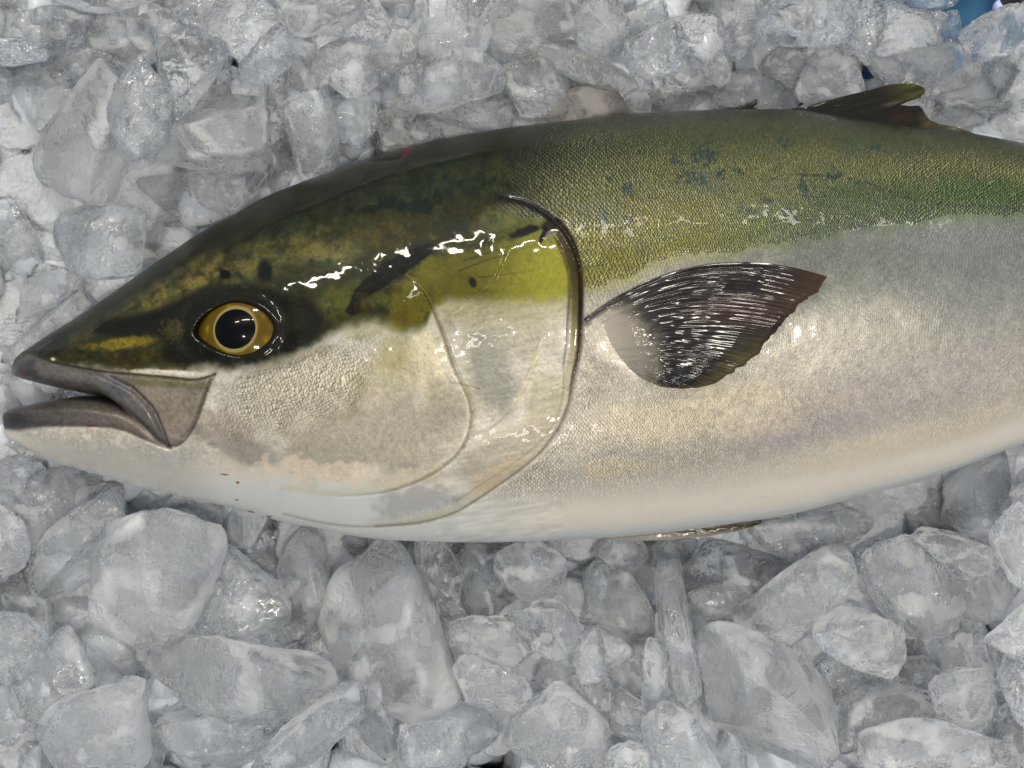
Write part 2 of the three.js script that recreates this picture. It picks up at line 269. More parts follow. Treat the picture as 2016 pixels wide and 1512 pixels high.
      if (hd > 0) {
        const t0 = c0, t1 = c1, t2 = c2;
        c0 = 48; c1 = 48; c2 = 26;
        lay(116, 107, 64, dab(U, V, 545, 500, 120, 46, -20, A * 1.6) * (0.6 + B)); lay(120, 108, 62, dab(U, V, 330, 570, 130, 34, -30, A * 1.4) * (0.75 + B * 1.6)); lay(128, 120, 84, dab(U, V, 660, 500, 70, 34, -16, A + B) * 0.75);
        lay(92, 88, 40, dab(U, V, 170, 650, 80, 20, -32, A + B) * 0.9); lay(22, 44, 36, dab(U, V, 105, 680, 40, 16, -25, A + B) * 0.9); lay(24, 40, 32, dab(U, V, 205, 645, 22, 14, -40, B) * 0.85);
        lay(44, 48, 30, dab(U, V, 640, 400, 160, 44, -22, A) * 0.7); lay(66, 70, 40, dab(U, V, 900, 330, 170, 50, -10, A) * 0.8); lay(38, 52, 42, dab(U, V, 840, 372, 130, 22, -8, A + B) * 0.6);
        lay(90, 80, 40, dab(U, V, 740, 460, 70, 40, 0, A) * 0.6); lay(112, 112, 76, dab(U, V, 985, 432, 60, 26, -20, A + B) * 0.75); lay(78, 84, 40, dab(U, V, 700, 590, 60, 40, -30, A) * 0.6);
        lay(26, 38, 34, dab(U, V, 800, 404, 52, 15, 6, B * 2 + C) * 0.85); lay(22, 34, 32, dab(U, V, 738, 410, 28, 9, 0, B * 2) * 0.8); lay(34, 46, 38, dab(U, V, 640, 520, 40, 12, 0, B * 2) * 0.6);
        lay(40, 38, 16, (1 - sm(0, 90, V - zt)) * 0.3);
        if (L.lowDark.near(U, V, 12)) lay(56, 50, 20, sm(-10, 8, L.lowDark.sd(U, V) + B * 14) * 0.9);
        if (L.dark.near(U, V, 30)) lay(21, 19, 9, sm(-13, 9, L.dark.sd(U, V) + B * 12));
        lay(146, 126, 34, dab(U, V, 238, 676, 66, 12, -6, B * 1.6) * 0.95); lay(96, 86, 40, dab(U, V, 340, 650, 26, 22, 20, C * 2 + B) * 0.6); lay(40, 36, 12, dab(U, V, 470, 582, 60, 10, 3, B) * 0.5);
        lay(40, 44, 30, dab(U, V, 580, 630, 34, 30, 0, B) * 0.5); lay(92, 92, 24, dab(U, V, 655, 590, 34, 40, 10, B) * 0.6);
        if (L.yellow.near(U, V, 44)) lay(112 + A * 40, 107 + A * 36, 32, sm(-30, 18, L.yellow.sd(U, V) + B * 40 + C * 14) * 0.9);
        lay(104, 84, 20, dab(U, V, 800, 625, 30, 26, 0, B) * 0.5); lay(150, 138, 40, dab(U, V, 1090, 550, 34, 40, 0, B) * 0.45);
        if (L.streak.near(U, V, 30)) { const g = L.streak; g.at(U, V); lay(12, 11, 8, (1 - sm(6 + 8 * Math.sin(g.t * 3.1), 13 + 9 * Math.sin(g.t * 3.1), g.d + B * 14)) * (1 - sm(0.92, 1, g.t))); lay(58, 40, 12, dab(U, V, 716, 592, 22, 26, 20, B * 2) * 0.7); }
        lay(13, 12, 9, dab(U, V, 443, 540, 13, 9, 30, B * 1.6)); lay(11, 11, 8, dab(U, V, 522, 534, 17, 25, -8, B * 0.4)); lay(30, 40, 30, dab(U, V, 470, 545, 16, 10, 0, B * 2) * 0.7); lay(22, 20, 8, dab(U, V, 931, 556, 8, 11, -20));
        for (const k of ['scr1', 'scr2', 'scr3', 'scr4', 'scr5', 'scr7']) if (L[k].near(U, V, 6)) lay(40, 40, 20, (1 - sm(0.6, 2.6, L[k].at(U + C * 4, V + B * 6))) * (0.55 + C));
        { const sp = sm(0.08, 0.3, C) * 0.45 + sm(0.1, 0.35, B) * 0.25; lay(20, 24, 16, sp * (L.yellow.inside(U, V) ? 0.35 : 1)); lay(150, 132, 78, sm(0.1, 0.32, -C) * 0.22 * sm(60, 130, V - zt)); }
        { const yl = (L.yellow.near(U, V, 20) && L.yellow.inside(U, V) ? 0.25 : 1) * 0.62 * sm(18, 36, c0), mt = (1 + (B * 1.5 + C * 1.0 + A * 0.5) * yl); c0 *= mt; c1 *= mt; c2 *= mt;
          lay(22, 48, 46, Math.max(0, n1(U, V, 34, 21.5)) * 2.0 * yl); lay(152, 140, 96, Math.max(0, n1(U, V, 12, 31.5) - 0.1) * 2.2 * yl * sm(60, 130, V - zt) * (1 - dab(U, V, 470, 640, 170, 60))); lay(24, 26, 16, (1 - sm(30, 110, V - zt)) * 0.55); }
        const h0 = c0 * 0.86, h1 = c1 * 0.86, h2 = c2 * 0.8;
        c0 = mix(t0, h0, hd); c1 = mix(t1, h1, hd); c2 = mix(t2, h2, hd);
      }
      { const k = 0.9; c0 *= k; c1 *= k; c2 *= k * 0.92; }
      for (const t of BLOT) lay(38, 60, 66, dab(U, V, t[0], t[1], t[2], t[3], t[4], B * 3.6 + C * 2.6 + 0.12) * 0.62);
      if (U > 1150) { lay(70, 96, 84, Math.max(0, A - 0.1) * 2.2 * (1 - hd)); lay(142, 130, 66, Math.max(0, B - 0.12) * 1.3 * sm(0.35, 0.6, dd)); }
      if (L.lateral.near(U, V, 8)) lay(40, 52, 46, (1 - sm(1, 4, L.lateral.at(U, V + B * 6))) * Math.max(0, vn(U / 9, V / 30) * 1.1 - 0.25));
      c0 = mix(s0, c0, gm); c1 = mix(s1, c1, gm); c2 = mix(s2, c2, gm);
    }
    // --- head lines
    if (U < 480 && V > 680) {
      lay(206, 199, 178, dab(U, V, 335, 735, 90, 7, 3, C) * 0.9);
      if (L.jawBand.near(U, V, 12)) { const s = L.jawBand.sd(U, V); lay(mix(74, 112, sm(20, 300, U)), mix(71, 104, sm(20, 300, U)), mix(68, 94, sm(20, 300, U)), sm(-7, 6, s + B * 6)); lay(52, 54, 54, dab(U, V, 22, 824, 30, 26, 0, B) * 0.85); }
      if (L.maxilla.near(U, V, 8)) { lay(mix(120, 132, sm(760, 860, V)), mix(113, 122, sm(760, 860, V)), mix(99, 110, sm(760, 860, V)), sm(-2, 3, L.maxilla.sd(U, V))); lay(92, 90, 62, dab(U, V, 310, 752, 110, 12, 4, B) * 0.7 * sm(-2, 3, L.maxilla.sd(U, V))); }
      if (L.lip.near(U, V, 8)) { lay(94, 90, 86, sm(-4, 4, L.lip.sd(U, V))); lay(52, 52, 54, dab(U, V, 44, 722, 46, 26, 20, B) * 0.8); lay(80, 82, 88, dab(U, V, 235, 758, 30, 22, 40, B) * 0.6); }
      if (L.lipTop.near(U, V, 8)) lay(34, 30, 26, (1 - sm(0.8, 3.4, L.lipTop.at(U, V))) * 0.7);
      if (L.fold.near(U, V, 8)) lay(70, 64, 58, (1 - sm(1, 6, L.fold.at(U, V))) * 0.6);
      if (L.mouth.near(U, V, 8)) lay(70, 62, 56, (1 - sm(1, 7, L.mouth.at(U, V))) * 0.7);
      if (L.cheekEdge.near(U, V, 8)) lay(60, 54, 46, (1 - sm(1, 4.5, L.cheekEdge.at(U, V))) * 0.6);
      if (L.jawLine.near(U, V, 8)) lay(78, 68, 60, (1 - sm(1, 5, L.jawLine.at(U, V))) * 0.6);
      lay(110, 24, 16, dab(U, V, 45, 735, 2.2, 9, -10)); lay(112, 34, 24, dab(U, V, 182, 838, 11, 1.6)); lay(196, 176, 150, dab(U, V, 104, 707, 5, 4)); lay(200, 200, 120, dab(U, V, 222, 912, 6, 3) * 0.6);
    }
    if (L.pre.near(U, V, 12)) { const g = L.pre; g.at(U, V); lay(104, 92, 70, (1 - sm(0.7, 3.0, g.d + C * 2)) * (0.22 + 0.4 * (1 - sm(0.3, 0.5, g.t))) * (1 - sm(0.75, 0.95, g.t))); if (g.s > 0) lay(196, 184, 152, Math.exp(-((g.s - 7) ** 2) / 30) * 0.45 * sm(0.2, 0.3, g.t)); }
    if (L.gill.near(U, V, 34)) {
      const g = L.gill; g.at(U, V); const on = sm(0.0, 0.1, g.t), lowp = sm(0.38, 0.62, g.t);
      if (g.s > -4 && g.s < 24) lay(mix(72, 150, lowp), mix(64, 136, lowp), mix(30, 108, lowp), on * (1 - sm(12, 22, g.s)) * sm(0.2, 0.3, g.t) * mix(0.8, 0.16, lowp));
      lay(mix(22, 84, lowp), mix(20, 72, lowp), mix(14, 56, lowp), on * Math.exp(-((g.s + 2) ** 2) / mix(36, 7, sm(0.25, 0.7, g.t))) * mix(0.95, 0.4, lowp)); lay(16, 16, 12, (1 - sm(4, 13, g.d + B * 12)) * on * (1 - sm(0.24, 0.36, g.t))); if (g.s > -6 && g.s < 30) lay(44, 34, 12, (1 - sm(14, 28, g.s + B * 14)) * sm(0.16, 0.24, g.t) * (1 - sm(0.3, 0.46, g.t)) * 0.8);
      if (L.gillIn.near(U, V, 8)) lay(60, 60, 44, (1 - sm(0.5, 3, L.gillIn.at(U, V))) * 0.4 * (1 - lowp * 0.6));
    }
    lay(16, 16, 13, dab(U, V, 1036, 456, 27, 9, -14, B * 1.8)); lay(18, 17, 13, dab(U, V, 1082, 446, 17, 18, 40, B)); lay(15, 15, 12, dab(U, V, 1068, 466, 5, 17, 24)); lay(120, 118, 110, dab(U, V, 1086, 460, 10, 8, 0, B) * 0.8);
    if (L.scr6.near(U, V, 6)) lay(70, 80, 56, (1 - sm(0.6, 3, L.scr6.at(U, V + B * 6))) * 0.7);
    if (L.cheekScar.near(U, V, 12)) lay(112, 100, 70, (1 - sm(2, 12, L.cheekScar.at(U, V) + B * 16)) * 0.22);
    if (L.barb.near(U, V, 6)) lay(110, 82, 56, (1 - sm(0.6, 2.4, L.barb.at(U, V + B * 8))) * 0.45);
    if (L.throat.near(U, V, 8)) lay(140, 140, 132, (1 - sm(0.8, 4, L.throat.at(U, V))) * 0.5);
    lay(90, 86, 80, dab(U, V, 1156, 632, 10, 14, 20) * 0.7);
    if (L.gash.near(U, V, 16)) { const g = L.gash; g.at(U, V); lay(22, 24, 20, (1 - sm(3, 12, g.d)) * 0.85); lay(82, 10, 8, (1 - sm(2.5, 8, g.d + B * 4)) * sm(0.5, 0.7, g.t)); }
    if (L.gashTop.near(U, V, 6)) lay(40, 38, 34, (1 - sm(0.5, 2.4, L.gashTop.at(U, V))) * 0.6 * (0.5 + vn(U / 5, V / 5)));
    if (V > 930 && U < 700) for (const [bx, by, rx, ry] of [[492, 1008, 8, 3], [530, 1017, 5, 2], [466, 984, 4, 2], [440, 934, 9, 2], [468, 950, 3, 2]]) lay(120, 36, 28, dab(U, V, bx, by, rx, ry, 8, B * 2) * 0.7);
    // --- scales
    let rim = 0, ht = 0.5, sw = 0;
    const behind = L.gill.near(U, V, 400) ? (L.gill.at(U, V), L.gill.t < 0.01 ? -(U - 985) * -1 > 0 ? 40 : -40 : -L.gill.s) : (U > 1142 ? 400 : -400);
    const onBody = U > 930 ? (V < 430 ? sm(960, 1090, U + (V - 300) * 0.3 + A * 40) * (behind > -30 || V < 395 ? 1 : 0) : sm(2, 16, behind)) : 0;
    const cheek = dab(U, V, 590, 755, 175, 92, -24, A * 0.5) * sm(715, 740, V + (U - 520) * 0.35);
    const finBase = 1 - dab(U, V, 1235, 680, 100, 60, 40);
    if (onBody > 0) { sw = onBody * (gm > 0.5 ? 1 : mix(0.5, 0.3, sm(1150, 1800, U)) * (1 - sm(0.82, 0.93, q)) * (0.35 + 0.65 * finBase) * (0.8 + A)) ; const sc = scaleAt(U + B * 5 + A * 14, arc + A * 24 + B * 4, mix(9.6, 7.4, sm(1100, 1800, U)) * mix(1, 0.86, sm(0.3, 0.7, q))); rim = sc[0]; ht = sc[1]; const t = 1 + (sc[2] - 0.5) * 0.3 * sw; c0 *= t; c1 *= t; c2 *= t; }
    else if (cheek > 0.02) { sw = cheek * 0.5; const sc = scaleAt(U * 0.93 + V * 0.36 + A * 40, V * 0.93 - U * 0.36 + A * 46, 9); rim = sc[0]; ht = sc[1]; }
    const dk = 1 - 0.86 * rim * sw; c0 *= dk; c1 *= dk; c2 *= dk;
    if (sw > 0) { const lt = (1 - rim) * sw * 0.12; lay(214, 202, 150, lt * (gm > 0.5 ? 0.9 : 1)); }
    const cl = 1 - 0.85 * sm(0.76, 0.9, q) * (V > 780 ? 1 : 0), gr = 1 + (E * 0.13 + C * (U < 430 && V > 690 ? 0.4 : 0.26) + B * (U < 430 ? 0.2 : 0.12)) * cl; 
    const o = (iy * TW + ix) * 4;
    skin[o] = Math.max(3, Math.min(255, c0 * gr)); skin[o + 1] = Math.max(3, Math.min(255, c1 * gr)); skin[o + 2] = Math.max(2, Math.min(255, c2 * gr)); skin[o + 3] = 255;
    const bh = 0.5 + cl * ((ht - 0.5) * (gm > 0.5 ? 0.6 : onBody > 0 ? 0.42 : 0.2) * sw + C * 0.2 * (1 - sw * 0.8) + E * 0.06 + B * 0.05);
    bump[o] = bump[o + 1] = bump[o + 2] = Math.max(0, Math.min(255, bh * 255)); bump[o + 3] = 255;
    const ro = mix(0.42, gm > 0.5 ? 0.27 : 0.36, onBody) + B * 0.16 + 0.1 * rim * sw + C * 0.1, me = (1 - gm) * mix(0.3, 0.16, sm(1300, 1800, U)) * sm(0.98, 0.86, q);
    gloss[o] = 255 * Math.max(0.06, Math.min(1, (1 - 0.86 * onBody * (1 - 0.8 * dab(U, V, 1500, 700, 150, 60, -40))) * (U < 430 && V > 690 ? 0.35 : V > 570 && U > 560 && U < 1080 ? 0.2 + 0.8 * sm(0.05, 0.2, A + B * 0.4) : 0.85 + A) * (1 - 0.5 * cheek))); gloss[o + 1] = Math.max(30, Math.min(255, ro * 255)); gloss[o + 2] = Math.max(0, Math.min(255, me * 255)); gloss[o + 3] = 255 * mix(0.3, 1, onBody);
  }
}
function sheet(data, w, h, srgb, repeat) { const t = new THREE.DataTexture(data, w, h, THREE.RGBAFormat, THREE.UnsignedByteType); if (srgb) t.colorSpace = THREE.SRGBColorSpace; t.magFilter = t.minFilter = THREE.LinearFilter; t.wrapS = t.wrapT = repeat ? THREE.RepeatWrapping : THREE.ClampToEdgeWrapping; t.needsUpdate = true; return t; }
const skinMap = sheet(skin, TW, TH, true), bumpMap = sheet(bump, TW, TH), glossMap = sheet(gloss, TW, TH);
const skinMat = new THREE.MeshPhysicalMaterial({ map: skinMap, bumpMap, bumpScale: 0.00055, roughness: 1, roughnessMap: glossMap, metalness: 1, metalnessMap: glossMap, clearcoat: 0.45, clearcoatMap: glossMap, clearcoatRoughness: 0.05, specularIntensity: 0.5, specularIntensityMap: glossMap });

// ---- the skin as one surface; gill cover and jaws are cut out of the same surface along their edges
const fish = new THREE.Group(); fish.name = 'fish'; scene.add(fish);
const FX = (1400 - 1008) * S, FY = -262 * S, FZ = (650 - 756) * S;
fish.position.set(FX, FY, FZ);
tag(fish, 'whole yellowtail fish with green back and silver belly lying on the ice', 'fish');
const toWorld = (x, z, y) => [(x - 1008) * S - FX, y * S - FY, (z - 756) * S - FZ];
{
  const cols = []; const n0 = 120, n1_ = 820, n2 = 90;
  for (let i = 0; i <= n0; i++) { const f = (i / n0) ** 1.8; cols.push([22 + (XC - 22) * f, 7 + (XC - 7) * f]); }
  for (let i = 1; i <= n1_; i++) { const x = XC + (2080 - XC) * i / n1_; cols.push([x, x]); }
  for (let i = 1; i <= n2; i++) { const x = 2080 + (3700 - 2080) * i / n2; cols.push([x, x]); }
  const NT = 236, NB = 22, pos = [], uv = [], cu = [];
  const idx = { t: [], b: [], tu: [], bu: [] };
  const add = (x, z, y, v, U, V) => { pos.push(...toWorld(x, z, y)); uv.push(xToU(x), v); cu.push(U, V); return pos.length / 3 - 1; };
  cols.forEach(([xt, xb], i) => {
    const split = i < n0;
    const row = (x, low, n, sgn, shareEdge, shareMid) => { const r = []; for (let k = 0; k <= n; k++) { if (k === 0 && shareEdge !== undefined) { r.push(shareEdge); continue; } if (k === n && shareMid !== undefined) { r.push(shareMid); continue; } const a = k / n, z = rowZ(x, a, low); let y, U, V; if (sgn > 0) [y, U, V] = detail(x, z, low); else { y = -baseY(x, z, low); [U, V] = chart(x, z, -y); } const v = low ? 1 - a / 2 : a / 2; r.push(add(x, z, k === 0 ? 0 : y, low ? Math.min(0.9995, Math.max(0.5005, v)) : Math.min(0.4995, Math.max(0.0005, v)), U, V)); } return r; };
    const t = row(xt, false, NT, 1), b = row(xb, true, NT, 1, undefined, split ? undefined : t[NT]);
    const tu = row(xt, false, NB, -1, t[0], split ? t[NT] : undefined), bu = row(xb, true, NB, -1, b[0], split ? b[NT] : tu[NB]);
    idx.t.push(t); idx.b.push(b); idx.tu.push(tu); idx.bu.push(bu);
  });
  const groups = { body: [], gill_cover: [], upper_jaw: [], lower_jaw: [] };
  const gillZone = (U, V) => U > 740 && U < 1150 && V > 470 && V < 1035 && (L.gill.at(U, V), L.gill.s > 0) && (L.pre.at(U, V), L.pre.s < 0) && V < 1030 - Math.max(0, (860 - U)) * 0.6;
  const emit = (rows, n, flip, which) => {
    for (let i = 0; i < rows.length - 1; i++) for (let k = 0; k < n; k++) {
      const a = rows[i][k], b = rows[i + 1][k], c = rows[i + 1][k + 1], d = rows[i][k + 1];
      const U = (cu[2 * a] + cu[2 * c]) / 2, V = (cu[2 * a + 1] + cu[2 * c + 1]) / 2;
      let g = groups.body;
      if (which[1] === 'b' && U < 334) g = groups.lower_jaw;
      if (which[0] === '+') {
        if (U < 430 && V > 680) { if (which[1] === 't' || U > 190) if ((L.lip.near(U, V, 1) && L.lip.inside(U, V)) || (L.maxilla.near(U, V, 1) && L.maxilla.inside(U, V))) g = groups.upper_jaw; }
        else if (gillZone(U, V)) g = groups.gill_cover;
      }
      if (flip) g.push(a, c, b, a, d, c); else g.push(a, b, c, a, c, d);
    }
  };
  emit(idx.t, NT, true, '+t'); emit(idx.b, NT, false, '+b'); emit(idx.tu, NB, false, '-t'); emit(idx.bu, NB, true, '-b');
  const whole = new THREE.BufferGeometry();
  whole.setAttribute('position', new THREE.Float32BufferAttribute(pos, 3)); whole.setAttribute('uv', new THREE.Float32BufferAttribute(uv, 2));
  whole.setIndex([].concat(groups.body, groups.gill_cover, groups.upper_jaw, groups.lower_jaw).length ? groups.body.concat(groups.gill_cover).concat(groups.upper_jaw).concat(groups.lower_jaw) : []);
  whole.computeVertexNormals();
  const nor = whole.attributes.normal.array;
  for (const [name, list] of Object.entries(groups)) {
    const m = new Map(), P = [], N = [], T = [], I = new Uint32Array(list.length);
    list.forEach((v, k) => { let w = m.get(v); if (w === undefined) { w = m.size; m.set(v, w); P.push(pos[3 * v], pos[3 * v + 1], pos[3 * v + 2]); N.push(nor[3 * v], nor[3 * v + 1], nor[3 * v + 2]); T.push(uv[2 * v], uv[2 * v + 1]); } I[k] = w; });
    const g = new THREE.BufferGeometry(); g.setAttribute('position', new THREE.Float32BufferAttribute(P, 3)); g.setAttribute('normal', new THREE.Float32BufferAttribute(N, 3)); g.setAttribute('uv', new THREE.Float32BufferAttribute(T, 2)); g.setIndex(new THREE.BufferAttribute(I, 1));
    part(name, g, skinMat, fish);
  }
}
// ---- eye: golden iris dome, black pupil dome
function frameAt(U, V) { const [x, z, y] = unchart(U, V), e = 12, gx = (baseY(x + e, z) - baseY(x - e, z)) / (2 * e), gz = (baseY(x, z + e) - baseY(x, z - e)) / (2 * e); return { x, z, y, n: new THREE.Vector3(-gx, 1, -gz).normalize() }; }
{
  const f = frameAt(461, 647), q = new THREE.Quaternion().setFromUnitVectors(new THREE.Vector3(0, 1, 0), f.n);
  const dome = (R, rise, lift, sx, sz, colorAt) => {
    const nr = 40, na = 96, P = [], C = [], I = [], col = new THREE.Color();
    for (let i = 0; i <= nr; i++) for (let j = 0; j < na; j++) {
      const r = R * i / nr, t = j / na * Math.PI * 2, p = new THREE.Vector3(Math.cos(t) * r * sx, lift + rise * (1 - (r / R) ** 2), Math.sin(t) * r * sz).applyQuaternion(q);
      P.push(...toWorld(f.x + p.x, f.z + p.z, f.y + p.y)); const c = colorAt(r, t); col.setRGB(c[0] / 255, c[1] / 255, c[2] / 255, THREE.SRGBColorSpace); C.push(col.r, col.g, col.b);
    }
    for (let i = 0; i < nr; i++) for (let j = 0; j < na; j++) { const a = i * na + j, b = i * na + (j + 1) % na; I.push(a, b, a + na, b, b + na, a + na); }
    const g = new THREE.BufferGeometry(); g.setAttribute('position', new THREE.Float32BufferAttribute(P, 3)); g.setAttribute('color', new THREE.Float32BufferAttribute(C, 3)); g.setIndex(I); g.computeVertexNormals(); return g;
  };
  const eyeMat = new THREE.MeshPhysicalMaterial({ vertexColors: true, roughness: 0.3, clearcoat: 0.3, clearcoatRoughness: 0.03, specularIntensity: 0.08 });
  const eye = part('eye', dome(92, 22, -22, 0.98, 0.98, (r, t) => {
    c0 = 84; c1 = 68; c2 = 15; const n = fbm(Math.cos(t) * 3 + 9, Math.sin(t) * 3 + 9, r / 14, 3) - 0.5;
    lay(74, 58, 12, sm(-0.05, 0.25, n)); lay(138, 116, 32, sm(0.05, 0.3, -n) * 0.7); lay(128, 114, 66, 1 - sm(43.5, 46.5, r)); lay(78, 62, 10, Math.exp(-((r - 53) ** 2) / 12) * 0.75); lay(44, 36, 12, sm(62, 82, r + n * 16)); return [c0, c1, c2];
  }), eyeMat, fish);
  part('pupil', dome(41.5, 10, -22 + 22 - 5.0, 1.0, 0.96, () => [3, 3, 3]), eyeMat, eye);
}
// ---- pectoral fin: a fan of rays standing a little off the flank
{
  const root = new THREE.CatmullRomCurve3([[1149, 628], [1176, 668], [1214, 712], [1259, 744]].map((p) => new THREE.Vector3(p[0], p[1], 0)));
  const rear = new THREE.CatmullRomCurve3([[1625, 546], [1608, 567], [1577, 594], [1548, 620], [1517, 656], [1474, 708], [1442, 733], [1398, 757], [1353, 765], [1300, 762]].map((p) => new THREE.Vector3(p[0], p[1], 0)), false, 'centripetal');
  const NU = 260, NV = 120, RAYS = 21, P = [], C = [], I = [], col = new THREE.Color();
  const at = (u, v) => {
    const ragged = (fbm(u * 26, 3.1, 0, 3) - 0.5) * 0.06 * sm(0.02, 0.1, u) * (1 - sm(0.9, 1, u)), v1 = v * (1 + ragged);
    const a = root.getPoint(u), b = rear.getPoint(Math.pow(u, 0.82)), dx = b.x - a.x, dy = b.y - a.y, l = Math.hypot(dx, dy), k = 4 * v1 * (1 - v1) * 64 * Math.pow(1 - u, 1.6) - 4 * v1 * (1 - v1) * 16 * u * (1 - u);
    return [a.x + dx * v1 + dy / l * k, a.y + dy * v1 - dx / l * k];
  };
  for (const side of [1, -1]) for (let i = 0; i <= NU; i++) for (let j = 0; j <= NV; j++) {
    const u = i / NU, v = j / NV, [U, V] = at(u, v), [x, z, y0] = unchart(U, V);
    const edge = sm(0, 0.03, u) * sm(0, 0.04, 1 - u) * sm(0, 0.03, 1 - v), rayp = u * RAYS + 0.25 * Math.sin(v * 3 + u * 9), br = sm(0.35, 0.7, v);
    const ridge = mix(Math.abs(Math.sin(Math.PI * rayp)), Math.abs(Math.sin(2 * Math.PI * rayp)), br);
    const flesh = 1 - sm(-0.03, 0.13, v - (0.02 + 0.48 * Math.pow(u, 0.75)) - (fbm(u * 14, v * 14, 2, 2) - 0.5) * 0.08);
    const lift = 6 + 15 * Math.pow(v, 0.8) + 9 * Math.sin(Math.PI * Math.min(1, u * 1.05)) * sm(0, 0.4, v) + 1.5 * flesh * Math.sin(Math.PI * u) - 5 * sm(0.75, 1, v);
    const wav = (fbm(u * 9, v * 7, 5, 2) - 0.5) * 4 * v, thick = side > 0 ? 1.4 * edge + (1 - flesh) * edge * mix(0.7, 2.2, sm(0.25, 0.75, fbm(u * 3.5 + 2, v * 4 + 1, 6, 2))) * 0.75 * ridge * (0.35 + 1.1 * vn(u * 22, v * 20, 3)) * (1 - 0.4 * v) + (fbm(u * 60, v * 5, 1, 2) - 0.5) * 1.3 * (1 - flesh) + (fbm(U / 4, V / 4, 1, 2) - 0.5) * 1.2 * flesh * edge : -1.4 * edge;
    P.push(...toWorld(x, z, y0 + mix(2.5, -3, sm(0.03, 0.12, u)) + (lift - 2 + 5 * sm(0.03, 0.12, u)) * sm(0, 0.2, v) + wav + thick));
    c0 = 17; c1 = 14; c2 = 12; const n = fbm(u * 40, v * 6, 2, 3) - 0.5;
    lay(62, 46, 40, sm(0.5, 1, v) * (1 - sm(0.25, 0.5, u)) * (0.4 + n)); lay(62, 44, 26, sm(0.84, 1, v) * (1 - sm(0.2, 0.34, u)) * 0.8); lay(60, 36, 34, dab(u, v, 0.3, 0.7, 0.1, 0.25) * 0.6);
    lay(84, 76, 40, sm(0.76, 0.98, v + n * 0.2) * sm(0.3, 0.5, u) * 0.8); lay(92, 88, 48, sm(0.9, 1, u) * 0.8); lay(50, 44, 42, (1 - ridge) * 0.18);
    lay(46, 42, 38, (1 - sm(0.2, 0.5, v)) * 0.6); lay(mix(170, 100, sm(0.04, 0.4, v)), mix(163, 94, sm(0.04, 0.4, v)), mix(149, 84, sm(0.04, 0.4, v)), flesh * sm(0.02, 0.1, u) * (0.9 + n * 0.4)); lay(96, 90, 80, flesh * Math.max(0, n) * 1.2);
    col.setRGB(c0 / 255, c1 / 255, c2 / 255, THREE.SRGBColorSpace); C.push(col.r, col.g, col.b);
  }
  const W = NV + 1, H = (NU + 1) * W;
  for (let i = 0; i < NU; i++) for (let j = 0; j < NV; j++) { const a = i * W + j, b = a + W; I.push(a, a + 1, b, b, a + 1, b + 1, H + a, H + b, H + a + 1, H + b, H + b + 1, H + a + 1); }
  const rim = []; for (let j = 0; j < NV; j++) rim.push([j, j + 1]); for (let i = 0; i < NU; i++) rim.push([i * W + NV, (i + 1) * W + NV]); for (let j = NV; j > 0; j--) rim.push([NU * W + j, NU * W + j - 1]); for (let i = NU; i > 0; i--) rim.push([i * W, (i - 1) * W]);
  for (const [a, b] of rim) I.push(a, H + a, b, b, H + a, H + b);
  const g = new THREE.BufferGeometry(); g.setAttribute('position', new THREE.Float32BufferAttribute(P, 3)); g.setAttribute('color', new THREE.Float32BufferAttribute(C, 3)); g.setIndex(I); g.computeVertexNormals();
  part('pectoral_fin', g, new THREE.MeshPhysicalMaterial({ vertexColors: true, roughness: 0.34, clearcoat: 0.5, clearcoatRoughness: 0.09, specularIntensity: 0.2 }), fish);
}
// ---- thin fins that stand in the fish's middle plane
function plate(outline, thick, y0, shade, step = 5) {
  const line = new Line(outline, false, true), sh = new THREE.Shape(outline.map((p) => new THREE.Vector2(p[0], p[1])));
  let g = new TessellateModifier(step, 7).modify(new THREE.ShapeGeometry(sh).toNonIndexed());
  for (const k of Object.keys(g.attributes)) if (k !== 'position') g.deleteAttribute(k);
  g = mergeVertices(g, 0.01);
  const p = g.attributes.position, n = p.count, P = [], C = [], I = [], col = new THREE.Color();
  for (const s of [1, -1]) for (let i = 0; i < n; i++) {
    const x = p.getX(i), z = p.getY(i), d = line.at(x, z), e = Math.sqrt(1 - (1 - Math.min(1, d / 5)) ** 2), [c, bumpy] = shade(x, z, d);
    P.push(...toWorld(x, z, y0 + s * (thick * e + (s > 0 ? bumpy * e : 0)))); col.setRGB(c[0] / 255, c[1] / 255, c[2] / 255, THREE.SRGBColorSpace); C.push(col.r, col.g, col.b);
  }
  const src = g.index.array;
  for (let i = 0; i < src.length; i += 3) { const [a, b, c] = [src[i], src[i + 1], src[i + 2]]; I.push(a, c, b, n + a, n + b, n + c); }
  const o = new THREE.BufferGeometry(); o.setAttribute('position', new THREE.Float32BufferAttribute(P, 3)); o.setAttribute('color', new THREE.Float32BufferAttribute(C, 3)); o.setIndex(I); o.computeVertexNormals(); return o;
}
const finMat = new THREE.MeshPhysicalMaterial({ vertexColors: true, roughness: 0.4, clearcoat: 0.3, clearcoatRoughness: 0.06, specularIntensity: 0.2, side: THREE.DoubleSide });
const fine = (pts, closed = true) => new Line(pts, true, closed).p.slice(0, -1);
